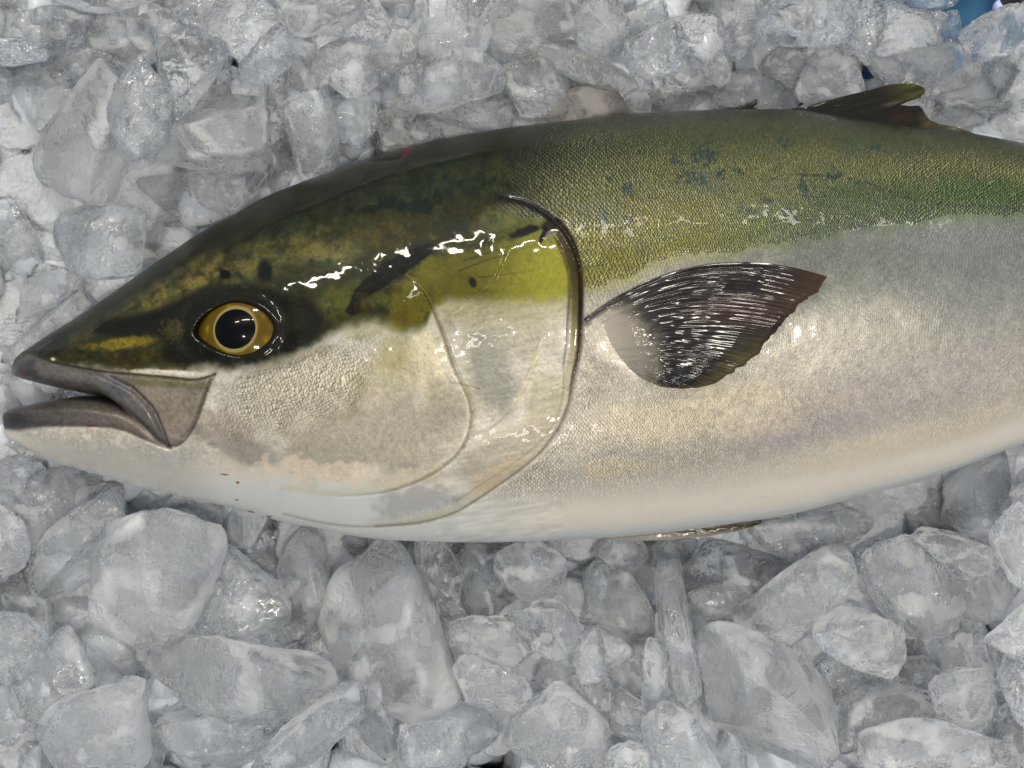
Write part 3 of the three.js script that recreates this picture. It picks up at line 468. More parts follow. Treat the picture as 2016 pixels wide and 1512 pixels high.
part('dorsal_fin', plate([[1480, 224], [1540, 218], [1583, 211], [1644, 194], [1705, 179], [1751, 167], [1788, 163.5], [1808, 167], [1819, 174], [1821, 184], [1810, 193], [1785, 201], [1772, 207], [1790, 209], [1808, 208], [1816, 215], [1823, 228], [1831, 237], [1846, 243], [1878, 250], [1908, 259], [1960, 280], [1700, 262], [1560, 240]], 2.6, 2, (x, z, d) => {
  c0 = 17; c1 = 17; c2 = 9; const r = Math.atan2(z - 300, x - 1350), n = fbm(r * 60, x / 90, 1, 2) - 0.5;
  lay(52, 54, 22, sm(1720, 1800, x) * (1 - sm(196, 215, z)) * 0.9); lay(36, 20, 13, dab(x, z, 1770, 225, 30, 12) * 0.7); lay(84, 68, 58, dab(x, z, 1755, 205, 22, 4, -12) * 0.6); lay(80, 72, 40, sm(1800, 1830, x) * sm(205, 225, z) * 0.6);
  return [[c0 * (1 + n), c1 * (1 + n), c2 * (1 + n)], 0.35 * Math.sin(r * 150) + n * 0.5];
}), finMat, fish);
part('spiny_dorsal_fin', plate([[1400, 224], [1436, 213], [1460, 209], [1476, 203], [1490, 195], [1490, 205], [1482, 213], [1510, 218], [1540, 226]], 2.5, 4, (x, z) => { c0 = 16; c1 = 13; c2 = 10; lay(84, 66, 52, dab(x, z, 1484, 204, 8, 3, -34) * 0.7); return [[c0, c1, c2], 0]; }, 3), finMat, fish);
part('pelvic_fin', plate([[1180, 1050], [1215, 1054], [1260, 1049], [1330, 1039], [1420, 1030], [1500, 1016], [1498, 1030], [1450, 1046], [1390, 1056], [1320, 1063], [1250, 1065], [1190, 1062]], 3, 4, (x, z) => { c0 = 138; c1 = 134; c2 = 124; const t = (z - 1054) + (x - 1212) * 0.105; lay(40, 31, 14, sm(1300, 1380, x) * (1 - sm(-1, 14, t - 6))); lay(70, 64, 50, (1 - sm(1, 3, Math.abs(t - 2))) * 0.8); return [[c0, c1, c2], Math.sin(t) * 0.8]; }, 4), finMat, fish);
part('tail_fin', plate(fine([[3640, 545], [3720, 520], [3850, 440], [4060, 330], [4140, 300], [4060, 400], [3960, 500], [3920, 578], [3960, 650], [4060, 760], [4140, 850], [4060, 830], [3850, 715], [3720, 632], [3640, 612]]), 7, 0, (x, z) => [[92, 86, 40], 2 * Math.sin(Math.atan2(z - 578, x - 3560) * 70)], 30), finMat, fish);

// ================================================================ the tray and the rod at its corner
{
  const tray = new THREE.Group(); tray.name = 'ice_tray'; tray.position.set(0.2, -0.086, 0); scene.add(tray);
  tag(tray, 'blue plastic tray that holds the ice and shows at the upper right corner', 'tray');
  const blue = new THREE.MeshPhysicalMaterial({ color: new THREE.Color(0.03, 0.19, 0.38), roughness: 0.35, clearcoat: 0.3 });
  part('tray_floor', new THREE.BoxGeometry(1.3, 0.006, 0.62).translate(0, -0.003, 0), blue, tray);
  for (const [w, d, x, z] of [[1.31, 0.008, 0, -0.314], [1.31, 0.008, 0, 0.314], [0.008, 0.62, -0.654, 0], [0.008, 0.62, 0.654, 0]]) part('tray_wall', new THREE.BoxGeometry(w, 0.095, d).translate(x, 0.044, z), blue, tray);
}
{
  const rod = new THREE.Group(); rod.name = 'dark_rod'; scene.add(rod);
  const y = -0.022, k = (DIST - y) / DIST * S, a = new THREE.Vector3((1974 - 1008) * k, y, (13 - 756) * k), b = new THREE.Vector3((2120 - 1008) * k, y + 0.022, (-95 - 756) * k);
  rod.position.copy(a);
  const q = new THREE.Quaternion().setFromUnitVectors(new THREE.Vector3(0, 1, 0), b.clone().sub(a).normalize());
  tag(rod, 'dark brown rod with a rounded pale violet tip at the upper right corner', 'rod');
  const len = a.distanceTo(b);
  part('shaft', new THREE.LatheGeometry([[0, 0.0008], [0.0030, 0.0008], [0.0034, 0.0012], [0.0034, len], [0, len]].map((p) => new THREE.Vector2(p[0], p[1])), 32).applyQuaternion(q), new THREE.MeshPhysicalMaterial({ color: 0x1a120a, roughness: 0.35, clearcoat: 0.4 }), rod);
  part('tip', new THREE.LatheGeometry([[0, -0.0042], [0.0014, -0.004], [0.0026, -0.0031], [0.0034, -0.0014], [0.0035, 0.0008], [0, 0.0008]].map((p) => new THREE.Vector2(p[0], p[1])), 32).applyQuaternion(q), new THREE.MeshPhysicalMaterial({ color: 0xb4bcf0, roughness: 0.3, clearcoat: 0.6 }), rod);
}

// ================================================================ the ice
const N = 512, iceBump = new Uint8Array(N * N * 4);
const tile = (f, x, y) => { const u = x / N, v = y / N; return mix(mix(f(x, y), f(x - N, y), u), mix(f(x, y - N), f(x - N, y - N), u), v); };
for (let y = 0; y < N; y++) for (let x = 0; x < N; x++) {
  const o = (y * N + x) * 4;
  const big = tile((a, b) => fbm(a / 90 + 50, b / 90 + 50, 2, 4), x, y), mid = tile((a, b) => fbm(a / 26 + 90, b / 26 + 90, 5, 3), x, y), fineN = tile((a, b) => fbm(a / 6 + 200, b / 6 + 200, 8, 2), x, y);
  const crack = tile((a, b) => Math.abs(fbm(a / 60 + 300, b / 60 + 300, 3, 3) - 0.5), x, y), frost = sm(0.5, 0.62, big);
  const rid = tile((a, b) => 1 - 2 * Math.abs(fbm(a / 16 + 11, b / 16 + 31, 4, 3) - 0.5) * 2, x, y), patch = sm(0.42, 0.6, big);
  const grit = tile((a, b) => fbm(a / 11 + 70, b / 11 + 20, 6, 3), x, y);
  const bb = 0.5 + (mid - 0.5) * 0.5 + (rid - 0.6) * (0.10 + 0.3 * patch) + (grit - 0.5) * (0.35 + 0.3 * patch) + (fineN - 0.5) * (0.12 + 0.2 * frost) - 0.3 * Math.exp(-((crack / 0.012) ** 2));
  iceBump[o] = iceBump[o + 1] = iceBump[o + 2] = Math.max(0, Math.min(255, bb * 255)); iceBump[o + 3] = 255;
}
const bumpT = sheet(iceBump, N, N, false, true);
// frost follows each piece's own worn edges and cloudy patches: the second uv runs (along, haze)
const frostT = new Uint8Array(256 * 64 * 4), frostR = new Uint8Array(256 * 64 * 4);
for (let y = 0; y < 64; y++) for (let x = 0; x < 256; x++) {
  const o = (y * 256 + x) * 4, h = Math.max(0, Math.min(1, (y + 0.5) / 64 + (mix(fbm(x / 9 + 40, 3.5, 1, 3), fbm((x - 256) / 9 + 40, 3.5, 1, 3), x / 256) - 0.5) * 0.5));
  frostT[o] = frostT[o + 1] = frostT[o + 2] = 255 * (0.955 - 0.40 * sm(0.12, 0.95, h)); frostT[o + 3] = 255;
  frostR[o] = 255; frostR[o + 1] = 255 * (0.18 + 0.36 * sm(0.0, 0.8, h)); frostR[o + 2] = 0; frostR[o + 3] = 255;
}
const hazeT = sheet(frostT, 256, 64), hazeR = sheet(frostR, 256, 64);
for (const q of [hazeT, hazeR]) { q.channel = 1; q.wrapS = THREE.RepeatWrapping; }
const ice = (color, transmission, roughness, bumpScale, more = {}) => new THREE.MeshPhysicalMaterial({ color: new THREE.Color(...color), transmission, thickness: 0.02, ior: 1.31, roughness, roughnessMap: hazeR, transmissionMap: hazeT, bumpMap: bumpT, bumpScale, attenuationColor: new THREE.Color(0.76, 0.85, 0.94), attenuationDistance: 0.12, ...more });
const ICE = {
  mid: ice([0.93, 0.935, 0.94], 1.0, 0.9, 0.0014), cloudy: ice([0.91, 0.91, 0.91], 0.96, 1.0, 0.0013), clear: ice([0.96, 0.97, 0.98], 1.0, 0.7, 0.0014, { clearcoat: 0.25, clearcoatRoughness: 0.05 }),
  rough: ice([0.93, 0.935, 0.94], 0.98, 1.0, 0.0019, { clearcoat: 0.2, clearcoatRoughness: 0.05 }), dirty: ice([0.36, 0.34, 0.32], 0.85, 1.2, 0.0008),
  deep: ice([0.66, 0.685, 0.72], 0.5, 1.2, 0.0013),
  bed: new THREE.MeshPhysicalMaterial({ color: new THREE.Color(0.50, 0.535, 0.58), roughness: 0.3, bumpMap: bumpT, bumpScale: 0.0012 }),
};
const HAZE = { mid: 0.08, cloudy: 0.17, clear: 0.03, rough: 0.12, dirty: 0.6 };
const ball = {}; const sphere = (n) => ball[n] ??= mergeVertices(new THREE.IcosahedronGeometry(1, n).deleteAttribute('uv').deleteAttribute('normal'), 1e-5);
// A lump is a worn, many-faced block: planes round it, joined with soft edges, dented and roughened.
function lumpGeo(planes, sharp, seed, rough, n, size, haze = 0.4) {
  const g = sphere(n).clone(), p = g.attributes.position, uv = new Float32Array(p.count * 2), uv1 = new Float32Array(p.count * 2), R = rng(seed), ox = R() * 50, oy = R() * 50, oz = R() * 50;
  for (let i = 0; i < p.count; i++) {
    const x = p.getX(i), y = p.getY(i), z = p.getZ(i); let s = 0, t1 = 0, t2 = 0;
    for (const [nx, ny, nz, d] of planes) { const t = (nx * x + ny * y + nz * z) / d * size; if (t > 0) s += Math.pow(t, sharp); if (t > t1) { t2 = t1; t1 = t; } else if (t > t2) t2 = t; }
    let r = Math.pow(s, -1 / sharp) * size;
    const px = x * r / size, py = y * r / size, pz = z * r / size;
    const fr = Math.max(1, size / 0.011), big = fbm(px * 1.1 + ox, py * 1.1 + oy, pz * 1.1 + oz, 2) - 0.5, med = Math.abs(fbm(px * 2.6 + oy, py * 2.6 + oz, pz * 2.6 + ox, 2) - 0.5), small = Math.abs(fbm(px * 5 * fr + oz, py * 5 * fr + ox, pz * 5 * fr + oy, 2) - 0.5) - 0.12, tiny = vn(px * 14 * fr + ox, py * 14 * fr + oz, pz * 14 * fr + oy) - 0.5;
    r *= 1 + rough * (0.26 * big - 0.22 * med - (0.12 * small - 0.02 * tiny) / fr) + rough * 0.03;
    p.setXYZ(i, x * r, y * r, z * r);
    const patch = fbm(px * 0.9 + oz, py * 0.9 + ox, pz * 0.9 + oy, 3), edge = sm(0.84, 0.985, t2 / t1) * sm(0.36, 0.6, fbm(px * 2 + ox, py * 2 + oz, pz * 2 + oy, 2));
    uv1[2 * i] = (px + py * 0.7 - pz * 0.4) * 0.35 + ox; uv1[2 * i + 1] = Math.max(0.01, Math.min(0.99, (0.34 + 0.4 * haze) * edge + haze * sm(0.36, 0.66, patch) + 0.1 * haze));
    uv[2 * i] = (x * r + y * r * 0.6) / 0.055 + ox; uv[2 * i + 1] = (z * r - y * r * 0.6) / 0.055 + oy;
  }
  g.setAttribute('uv', new THREE.BufferAttribute(uv, 2)); g.setAttribute('uv1', new THREE.BufferAttribute(uv1, 2)); g.computeVertexNormals();
  return g;
}
const TOP = [-0.024, -0.011, 0.003, 0.015];
let seed = 1; const all = [];
const contourDist = (x, z) => x < 8 ? -1 : Math.min(z - topC(x), botC(x) - z);     // above 0 inside the fish's outline
function lump(outline, level, kind, label, o = {}) {
  const R = rng(seed++ * 7919);
  let ytop = TOP[level], near = -1e9;
  for (const [x, z] of outline) near = Math.max(near, contourDist(x, z));
  if (near > -26) ytop = Math.min(ytop, level > 1 ? 0.002 : -0.006);
  const poly = outline.map((p) => p.slice());
  let w0 = 1e9, w1 = -1e9, z0 = 1e9, z1 = -1e9, A = 0, cx = 0, cz = 0;
  for (let i = 0; i < poly.length; i++) { const [ax, az] = poly[i], [bx, bz] = poly[(i + 1) % poly.length], c = ax * bz - bx * az; A += c; cx += (ax + bx) * c; cz += (az + bz) * c; w0 = Math.min(w0, ax); w1 = Math.max(w1, ax); z0 = Math.min(z0, az); z1 = Math.max(z1, az); }
  cx /= 3 * A; cz /= 3 * A;
  const size0 = Math.sqrt(Math.abs(A / 2)), half = Math.min(0.017, Math.max(0.006, size0 * S * (0.32 + 0.12 * R()))), yc = ytop - half, k = (DIST - yc) / DIST * S;
  const planes = [], sgn = Math.sign(A);
  for (let i = 0; i < poly.length; i++) {
    const [ax, az] = poly[i], [bx, bz] = poly[(i + 1) % poly.length], l = Math.hypot(bx - ax, bz - az); if (l < 2) continue;
    const nx = (bz - az) / l * sgn, nz = -(bx - ax) / l * sgn, d = (ax - cx) * nx + (az - cz) * nz; if (d < 4) continue;
    const tilt = (R() - 0.45) * 0.9, c = Math.cos(tilt); planes.push([nx * c, Math.sin(tilt), nz * c, d * k * 1.0]);
    if (R() < 0.5) { const t2 = 0.7 + R() * 0.4; planes.push([nx * Math.cos(t2), Math.sin(t2), nz * Math.cos(t2), (d * k * Math.cos(t2) + half * Math.sin(t2)) * (0.78 + 0.2 * R())]); }
  }
  for (let i = 0; i < 3; i++) { const t = 0.12 + R() * 0.38, a = R() * 6.283; planes.push([Math.cos(a) * Math.sin(t), Math.cos(t), Math.sin(a) * Math.sin(t), half * (0.92 + 0.16 * R())]); }
  for (let i = 0; i < 3; i++) { const t = 0.1 + R() * 0.5, a = R() * 6.283; planes.push([Math.cos(a) * Math.sin(t), -Math.cos(t), Math.sin(a) * Math.sin(t), half * (0.9 + 0.3 * R())]); }
  const chips = 5 + Math.floor(R() * 5);
  for (let i = 0; i < chips; i++) { const u = R() * 1.5 - 0.5, a = R() * 6.283, c = Math.sqrt(Math.max(0, 1 - u * u)), n = [Math.cos(a) * c, u, Math.sin(a) * c]; let far = 0; for (const [px, pz] of poly) far = Math.max(far, ((px - cx) * n[0] + (pz - cz) * n[2]) * k); planes.push([...n, Math.max(0.5 * half, (far * 0.82 + Math.abs(u) * half * 0.9) * (0.86 + 0.12 * R()))]); }
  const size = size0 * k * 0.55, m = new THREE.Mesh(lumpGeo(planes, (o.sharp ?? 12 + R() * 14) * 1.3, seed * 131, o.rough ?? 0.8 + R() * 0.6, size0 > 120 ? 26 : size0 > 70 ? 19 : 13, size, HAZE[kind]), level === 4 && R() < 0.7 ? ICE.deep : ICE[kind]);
  { m.geometry.computeBoundingBox(); const b = m.geometry.boundingBox, fit = o.fit ?? (size0 > 115 ? 1.08 : 1.22); m.geometry.translate(((w0 + w1) / 2 - cx) * k / fit - (b.min.x + b.max.x) / 2, 0, ((z0 + z1) / 2 - cz) * k / fit - (b.min.z + b.max.z) / 2); m.geometry.scale(fit * Math.min(1.5, (w1 - w0) * k / (b.max.x - b.min.x)), ytop > -0.02 ? (half * 1.05) / b.max.y : 1, fit * Math.min(1.5, (z1 - z0) * k / (b.max.z - b.min.z))); m.geometry.computeVertexNormals(); }
  { const nn = m.geometry.attributes.normal, u1 = m.geometry.attributes.uv1, ps = m.geometry.attributes.position; for (let i = 0; i < nn.count; i++) { const rim = sm(0.62, 0.12, Math.abs(nn.getY(i))) * sm(0.30, 0.58, fbm(ps.getX(i) * 120 + seed, ps.getZ(i) * 120, ps.getY(i) * 120 + seed, 2)); u1.setY(i, Math.min(0.99, u1.getY(i) + rim * (kind === 'clear' ? 0.45 : 0.65))); } }
  m.name = numbered('ice_lump'); m.position.set((cx - 1008) * k, yc, (cz - 756) * k); m.castShadow = m.receiveShadow = true; scene.add(m);
  all.push({ m, label, cx, cz, size: size0, kind, small: level === 4 });
  return m;
}
const T = (l, k, pts, label, o) => { const p = []; for (let i = 0; i < pts.length; i += 2) p.push([pts[i], pts[i + 1]]); lump(p, l, k, label, o); };
// ---- upper left
T(2, 'cloudy', [73, 295, 94, 257, 132, 215, 163, 167, 201, 132, 264, 153, 240, 208, 245, 260, 278, 295, 264, 333, 222, 385, 149, 410, 97, 382, 78, 340], 'large smooth egg-shaped ice lump at the upper left, taller than wide', { rough: 0.7 });
T(3, 'clear', [222, 222, 250, 174, 306, 125, 323, 139, 333, 222, 323, 264, 281, 299, 236, 264], 'thin clear ice plate leaning on the egg-shaped lump at the upper left');
T(3, 'mid', [312, 83, 347, 78, 410, 73, 448, 94, 448, 132, 410, 163, 375, 208, 333, 226, 323, 139, 309, 111], 'wedge-shaped ice piece with a bright rim above the broad upper left lump');
T(2, 'cloudy', [375, 222, 410, 201, 469, 187, 500, 208, 531, 257, 524, 323, 479, 340, 375, 333, 312, 323, 299, 302, 333, 271, 365, 264], 'broad pale ice lump right of the egg-shaped lump, above the forehead');
T(1, 'mid', [278, 330, 347, 319, 465, 337, 531, 330, 531, 378, 451, 399, 417, 437, 392, 417, 347, 385, 299, 351], 'ragged ice slab with a downward point touching the forehead of the fish');
T(2, 'clear', [111, 454, 120, 426, 148, 415, 197, 406, 241, 408, 275, 419, 280, 461, 275, 512, 234, 540, 201, 547, 157, 538, 125, 514], 'glassy barrel-shaped ice cube with bright sides left of the forehead', { sharp: 8, rough: 0.5 });
T(1, 'clear', [-20, 400, 32, 403, 56, 417, 62, 443, 60, 470, 72, 493, 74, 521, 42, 535, 0, 490], 'clear glinting ice piece on the left edge, level with the barrel-shaped cube');
T(1, 'mid', [72, 530, 116, 528, 160, 540, 157, 568, 130, 577, 76, 625, 44, 612, 51, 577], 'flat ice chip just below the barrel-shaped cube by the snout');
T(1, 'cloudy', [46, 669, 93, 623, 130, 584, 162, 579, 181, 593, 162, 612, 69, 672, 23, 700], 'long ice splinter lying along the top of the snout');
T(1, 'clear', [21, 149, 38, 144, 97, 146, 132, 153, 139, 194, 87, 250, 62, 222, 35, 184], 'pointed clear ice shard left of the egg-shaped lump');
T(0, 'clear', [-15, 170, 21, 184, 56, 222, 87, 257, 73, 295, 76, 347, 28, 347, -15, 333]);
T(1, 'mid', [104, 128, 167, 101, 222, 115, 201, 132, 156, 163, 114, 149]);
T(1, 'rough', [174, 62, 201, 31, 264, 42, 292, 69, 299, 115, 264, 135, 222, 125, 187, 97]);
T(1, 'clear', [14, 66, 45, 21, 139, 7, 184, 31, 170, 83, 125, 101, 87, 115, 42, 118]);
T(2, 'clear', [-15, 80, 38, 78, 90, 100, 80, 118, -15, 130]);
T(2, 'mid', [125, -20, 347, -20, 350, 5, 222, 12, 201, 21, 160, 5], 'long ice piece cut off by the top edge near the left corner');
T(1, 'rough', [274, 38, 312, 21, 351, 38, 354, 66, 312, 76, 281, 66]); T(1, 'clear', [351, 12, 368, -10, 417, -10, 427, 21, 406, 66, 368, 49]);
T(2, 'rough', [410, 56, 431, 10, 486, -5, 521, 21, 552, 49, 521, 80, 476, 115, 448, 90]); T(3, 'clear', [476, 128, 500, 97, 545, 56, 566, 76, 566, 125, 521, 158, 483, 156], 'sparkling clear ice chunk with white edges left of the dark gap near the top');
T(3, 'cloudy', [550, -10, 700, 0, 654, 47, 600, 69, 582, 57, 564, 30], 'frosty triangular ice lump pointing down from the top edge');
// ---- top middle
T(2, 'rough', [664, 45, 708, 7, 738, 7, 763, 40, 753, 62, 733, 84, 693, 72, 669, 60], 'rounded frosty ice lump right of the triangular one at the top');
T(0, 'mid', [760, 45, 770, 20, 830, 5, 842, 20, 832, 74, 820, 87, 793, 62]); T(2, 'rough', [842, 15, 847, -10, 966, -10, 956, 50, 922, 102, 840, 109, 835, 74], 'square pitted ice block at the top edge left of the bright sliver');
T(3, 'cloudy', [984, -8, 966, 42, 951, 104, 928, 104, 930, 72, 958, 20], 'narrow bright ice sliver standing at the top centre', { rough: 0.4 });
T(2, 'cloudy', [980, -10, 1125, -10, 1134, 33, 1125, 71, 1095, 89, 1030, 125, 975, 116, 955, 95], 'biggest pale rounded ice lump at the top centre', { rough: 0.7 });
T(2, 'mid', [1131, 60, 1149, 15, 1208, 6, 1232, 45, 1229, 71, 1202, 89, 1179, 107, 1143, 95]); T(1, 'mid', [1226, 42, 1256, 18, 1298, -5, 1307, 18, 1301, 45, 1268, 57, 1238, 62]);
T(3, 'clear', [1232, 92, 1268, 65, 1304, 45, 1327, 57, 1336, 104, 1315, 137, 1274, 146, 1238, 137], 'glassy rounded ice lump with a sparkle in the middle of the top row');
T(2, 'clear', [1324, 54, 1351, 33, 1411, 36, 1417, 74, 1423, 104, 1396, 119, 1372, 113, 1336, 83]); T(2, 'cloudy', [1384, 140, 1423, 107, 1437, 134, 1434, 158, 1417, 167], 'small whitish ice nub below the finger-shaped lump');
T(2, 'clear', [1414, 45, 1417, -10, 1500, -10, 1500, 60, 1488, 92, 1455, 104, 1423, 98], 'finger-shaped clear ice lump with a rounded lower end at the top');
T(0, 'mid', [1280, 167, 1298, 149, 1372, 107, 1393, 143, 1417, 167, 1387, 185, 1327, 196, 1298, 179]); T(1, 'mid', [1232, 185, 1244, 149, 1283, 155, 1280, 179, 1280, 220, 1232, 220]); T(0, 'mid', [1277, 170, 1312, 202, 1315, 225, 1283, 225]);
T(2, 'cloudy', [1060, 101, 1098, 92, 1167, 113, 1208, 140, 1241, 140, 1235, 181, 1208, 170, 1167, 170, 1134, 179, 1113, 149], 'pale sloping ice lump above the dark grey stone-like piece');
T(3, 'dirty', [1092, 242, 1134, 185, 1167, 170, 1205, 170, 1229, 193, 1226, 224, 1167, 242, 1119, 250], 'dark grey stone-like ice lump against the back of the fish', { sharp: 6, rough: 0.5 });
T(2, 'rough', [1000, 125, 1074, 125, 1107, 167, 1113, 190, 1089, 232, 1039, 232, 1000, 185], 'crumbly grey ice lump left of the dark stone-like piece');
T(3, 'mid', [839, 167, 846, 125, 874, 108, 936, 108, 974, 122, 981, 156, 950, 181, 894, 205, 846, 212, 822, 208], 'slanting ice block with a bright lower edge above the back of the fish', { sharp: 14 });
T(2, 'mid', [794, 146, 842, 128, 839, 208, 822, 208, 783, 187]); T(1, 'mid', [828, 212, 908, 198, 999, 184, 999, 236, 974, 257, 922, 240, 856, 226]); T(0, 'rough', [881, 246, 908, 240, 943, 243, 974, 257, 922, 274, 881, 278]);
T(3, 'rough', [654, 154, 674, 114, 708, 107, 731, 129, 736, 169, 708, 184, 679, 186], 'domed grey ice lump with glints at its foot, left of the slanting block');
T(2, 'cloudy', [609, 124, 629, 104, 639, 72, 686, 74, 718, 99, 674, 114, 654, 154, 636, 169, 619, 149], 'pale wedge of ice behind the domed grey lump');
T(2, 'rough', [560, 159, 572, 124, 604, 119, 617, 154, 639, 174, 654, 248, 639, 285, 664, 310, 639, 335, 594, 350, 574, 273, 560, 211], 'tall frosty ice column ending at the nape of the fish', { sharp: 12 });
T(2, 'mid', [525, 179, 545, 161, 560, 169, 562, 223, 550, 248, 527, 240]); T(1, 'mid', [500, 223, 515, 238, 532, 278, 522, 310, 525, 347, 490, 365]); T(2, 'rough', [760, 206, 795, 186, 825, 213, 817, 228, 773, 226]);
T(1, 'cloudy', [745, 248, 768, 226, 812, 231, 852, 243, 872, 250, 867, 268, 802, 285, 748, 295]); T(1, 'clear', [661, 188, 723, 184, 743, 198, 745, 238, 713, 285, 679, 273, 654, 236]); T(1, 'cloudy', [731, 94, 793, 62, 822, 82, 835, 107, 798, 119, 773, 139, 748, 129]); T(1, 'clear', [738, 139, 763, 129, 775, 149, 768, 169, 740, 169]);
// ---- upper right
T(3, 'clear', [1498, 64, 1513, 34, 1531, -8, 1660, -8, 1675, 18, 1678, 89, 1614, 95, 1522, 92], 'large shiny ice block with bright warm glints and a blood speck at the top right', { rough: 1.4 });
T(2, 'clear', [1678, 3, 1736, -5, 1742, 30, 1730, 82, 1693, 113, 1678, 92], 'bluish clear ice piece right of the shiny block'); T(2, 'mid', [1727, 76, 1745, 52, 1785, 24, 1809, 27, 1840, 79, 1834, 89, 1767, 101, 1733, 104], 'tent-shaped ice lump standing against the blue of the tray');
T(1, 'clear', [1812, 27, 1834, 23, 1858, 30, 1852, 55, 1837, 61]); T(1, 'clear', [1849, 61, 1858, 34, 1886, 27, 1895, 64, 1876, 82, 1855, 79], 'small upright ice tooth in front of the blue tray');
T(2, 'cloudy', [1898, 76, 1919, 58, 2005, 15, 2030, 30, 2024, 80, 1938, 113, 1913, 104], 'bar-shaped grey ice piece slanting below the violet tip'); T(3, 'clear', [1745, -18, 1877, -18, 1840, 15, 1803, 21, 1773, 12], 'clear ice lump with a white lower rim at the top edge over the blue tray');
T(1, 'cloudy', [1700, 115, 1746, 95, 1820, 89, 1857, 85, 1895, 80, 1909, 104, 1909, 134, 1872, 193, 1820, 186, 1805, 167, 1746, 160, 1705, 165], 'wide grey ice mass just above the tip of the dorsal fin'); T(0, 'clear', [1939, 113, 2030, 83, 2030, 144, 1991, 176, 1954, 179, 1939, 134], 'bluish see-through ice on the right edge below the slanting bar');
T(2, 'mid', [1990, 179, 2030, 149, 2030, 215, 1999, 200]); T(1, 'clear', [1920, 196, 1954, 198, 1990, 192, 1996, 208, 1969, 225, 1924, 216]); T(1, 'mid', [1872, 195, 1902, 197, 1924, 220, 1902, 235, 1857, 225]);
T(2, 'cloudy', [1577, 147, 1596, 116, 1632, 101, 1663, 122, 1690, 171, 1583, 196], 'peaked ice lump behind the front of the dorsal fin'); T(1, 'mid', [1418, 171, 1443, 147, 1479, 141, 1516, 165, 1550, 177, 1559, 211, 1486, 217, 1418, 214], 'arched grey ice lump behind the short spiny fin'); T(1, 'cloudy', [1516, 104, 1568, 92, 1608, 104, 1571, 144, 1553, 171, 1504, 134]);
// ---- lower left
T(2, 'rough', [64, 1098, 99, 1051, 147, 1015, 190, 971, 222, 967, 246, 991, 238, 1019, 206, 1051, 200, 1122, 204, 1178, 131, 1178, 91, 1142], 'rounded ice lump under the jaw with its left part bright and rough'); T(3, 'cloudy', [194, 1083, 206, 1039, 254, 1019, 317, 1007, 381, 1019, 440, 1039, 444, 1090, 436, 1146, 401, 1217, 357, 1253, 310, 1273, 246, 1237, 194, 1194, 198, 1138], 'biggest smooth heart-shaped ice lump under the throat', { rough: 0.9 });
T(2, 'clear', [436, 1080, 464, 1094, 516, 1146, 556, 1178, 567, 1202, 563, 1241, 516, 1253, 397, 1245, 433, 1178], 'triangular glassy ice piece right of the heart-shaped lump', { sharp: 18 });
T(3, 'cloudy', [302, 1277, 357, 1249, 496, 1249, 556, 1273, 627, 1281, 655, 1321, 655, 1360, 627, 1376, 556, 1412, 476, 1432, 436, 1404, 337, 1384, 306, 1337], 'wide flat-topped ice block in the lower left with a white upper edge', { sharp: 14 }); T(2, 'clear', [317, 1380, 337, 1388, 436, 1408, 476, 1432, 548, 1420, 516, 1467, 508, 1520, 317, 1520], 'clear ice block under the wide flat-topped one at the bottom edge');
T(3, 'cloudy', [87, 1424, 131, 1380, 222, 1344, 254, 1337, 286, 1368, 286, 1416, 274, 1456, 274, 1515, 131, 1520, 99, 1456], 'pale rounded ice lump with a bright ridge at the lower left corner', { sharp: 14 }); T(3, 'mid', [516, 1467, 556, 1432, 619, 1376, 690, 1344, 718, 1368, 714, 1408, 651, 1456, 587, 1515, 508, 1515], 'slanting ice bar rising to the right along the bottom edge', { sharp: 14 });
T(3, 'cloudy', [655, 1158, 663, 1106, 714, 1071, 778, 1067, 824, 1106, 852, 1186, 879, 1257, 895, 1317, 899, 1368, 871, 1400, 790, 1410, 720, 1380, 680, 1300, 640, 1220], 'tallest grey ice block below the middle of the belly, with a red speck', { rough: 0.7, sharp: 12 });
T(1, 'mid', [548, 1138, 559, 1075, 579, 1035, 635, 1059, 651, 1098, 655, 1178, 631, 1229, 575, 1257, 544, 1178], 'upright ice shard between the triangular piece and the tallest block'); T(0, 'clear', [448, 1051, 508, 1023, 556, 1031, 540, 1083, 540, 1154, 508, 1130, 468, 1086]);
T(1, 'rough', [44, 987, 79, 932, 135, 936, 171, 960, 167, 991, 119, 1031, 79, 1075, 52, 1059, 44, 1019], 'rough ice lump right under the chin of the fish'); T(1, 'clear', [-15, 924, 40, 908, 79, 924, 48, 979, 40, 1011, -15, 1003]); T(2, 'cloudy', [-15, 1003, 40, 1031, 56, 1086, 44, 1106, -15, 1122], 'smooth ice lump cut off by the left edge below the chin'); T(1, 'mid', [-15, 1122, 44, 1098, 71, 1138, 87, 1202, 91, 1237, 40, 1249, -15, 1178]);
T(1, 'clear', [95, 1186, 131, 1178, 190, 1186, 198, 1217, 258, 1237, 302, 1273, 294, 1321, 246, 1344, 206, 1337, 167, 1297, 143, 1257, 115, 1225], 'clear sunken ice piece between the heart-shaped lump and the corner lump'); T(2, 'clear', [-15, 1213, 40, 1217, 79, 1257, 99, 1281, 63, 1321, -15, 1340]); T(2, 'rough', [40, 1321, 99, 1281, 131, 1249, 147, 1281, 179, 1337, 131, 1376, 91, 1412, 63, 1400]); T(1, 'clear', [-15, 1344, 44, 1356, 63, 1400, 24, 1456, -15, 1448]);
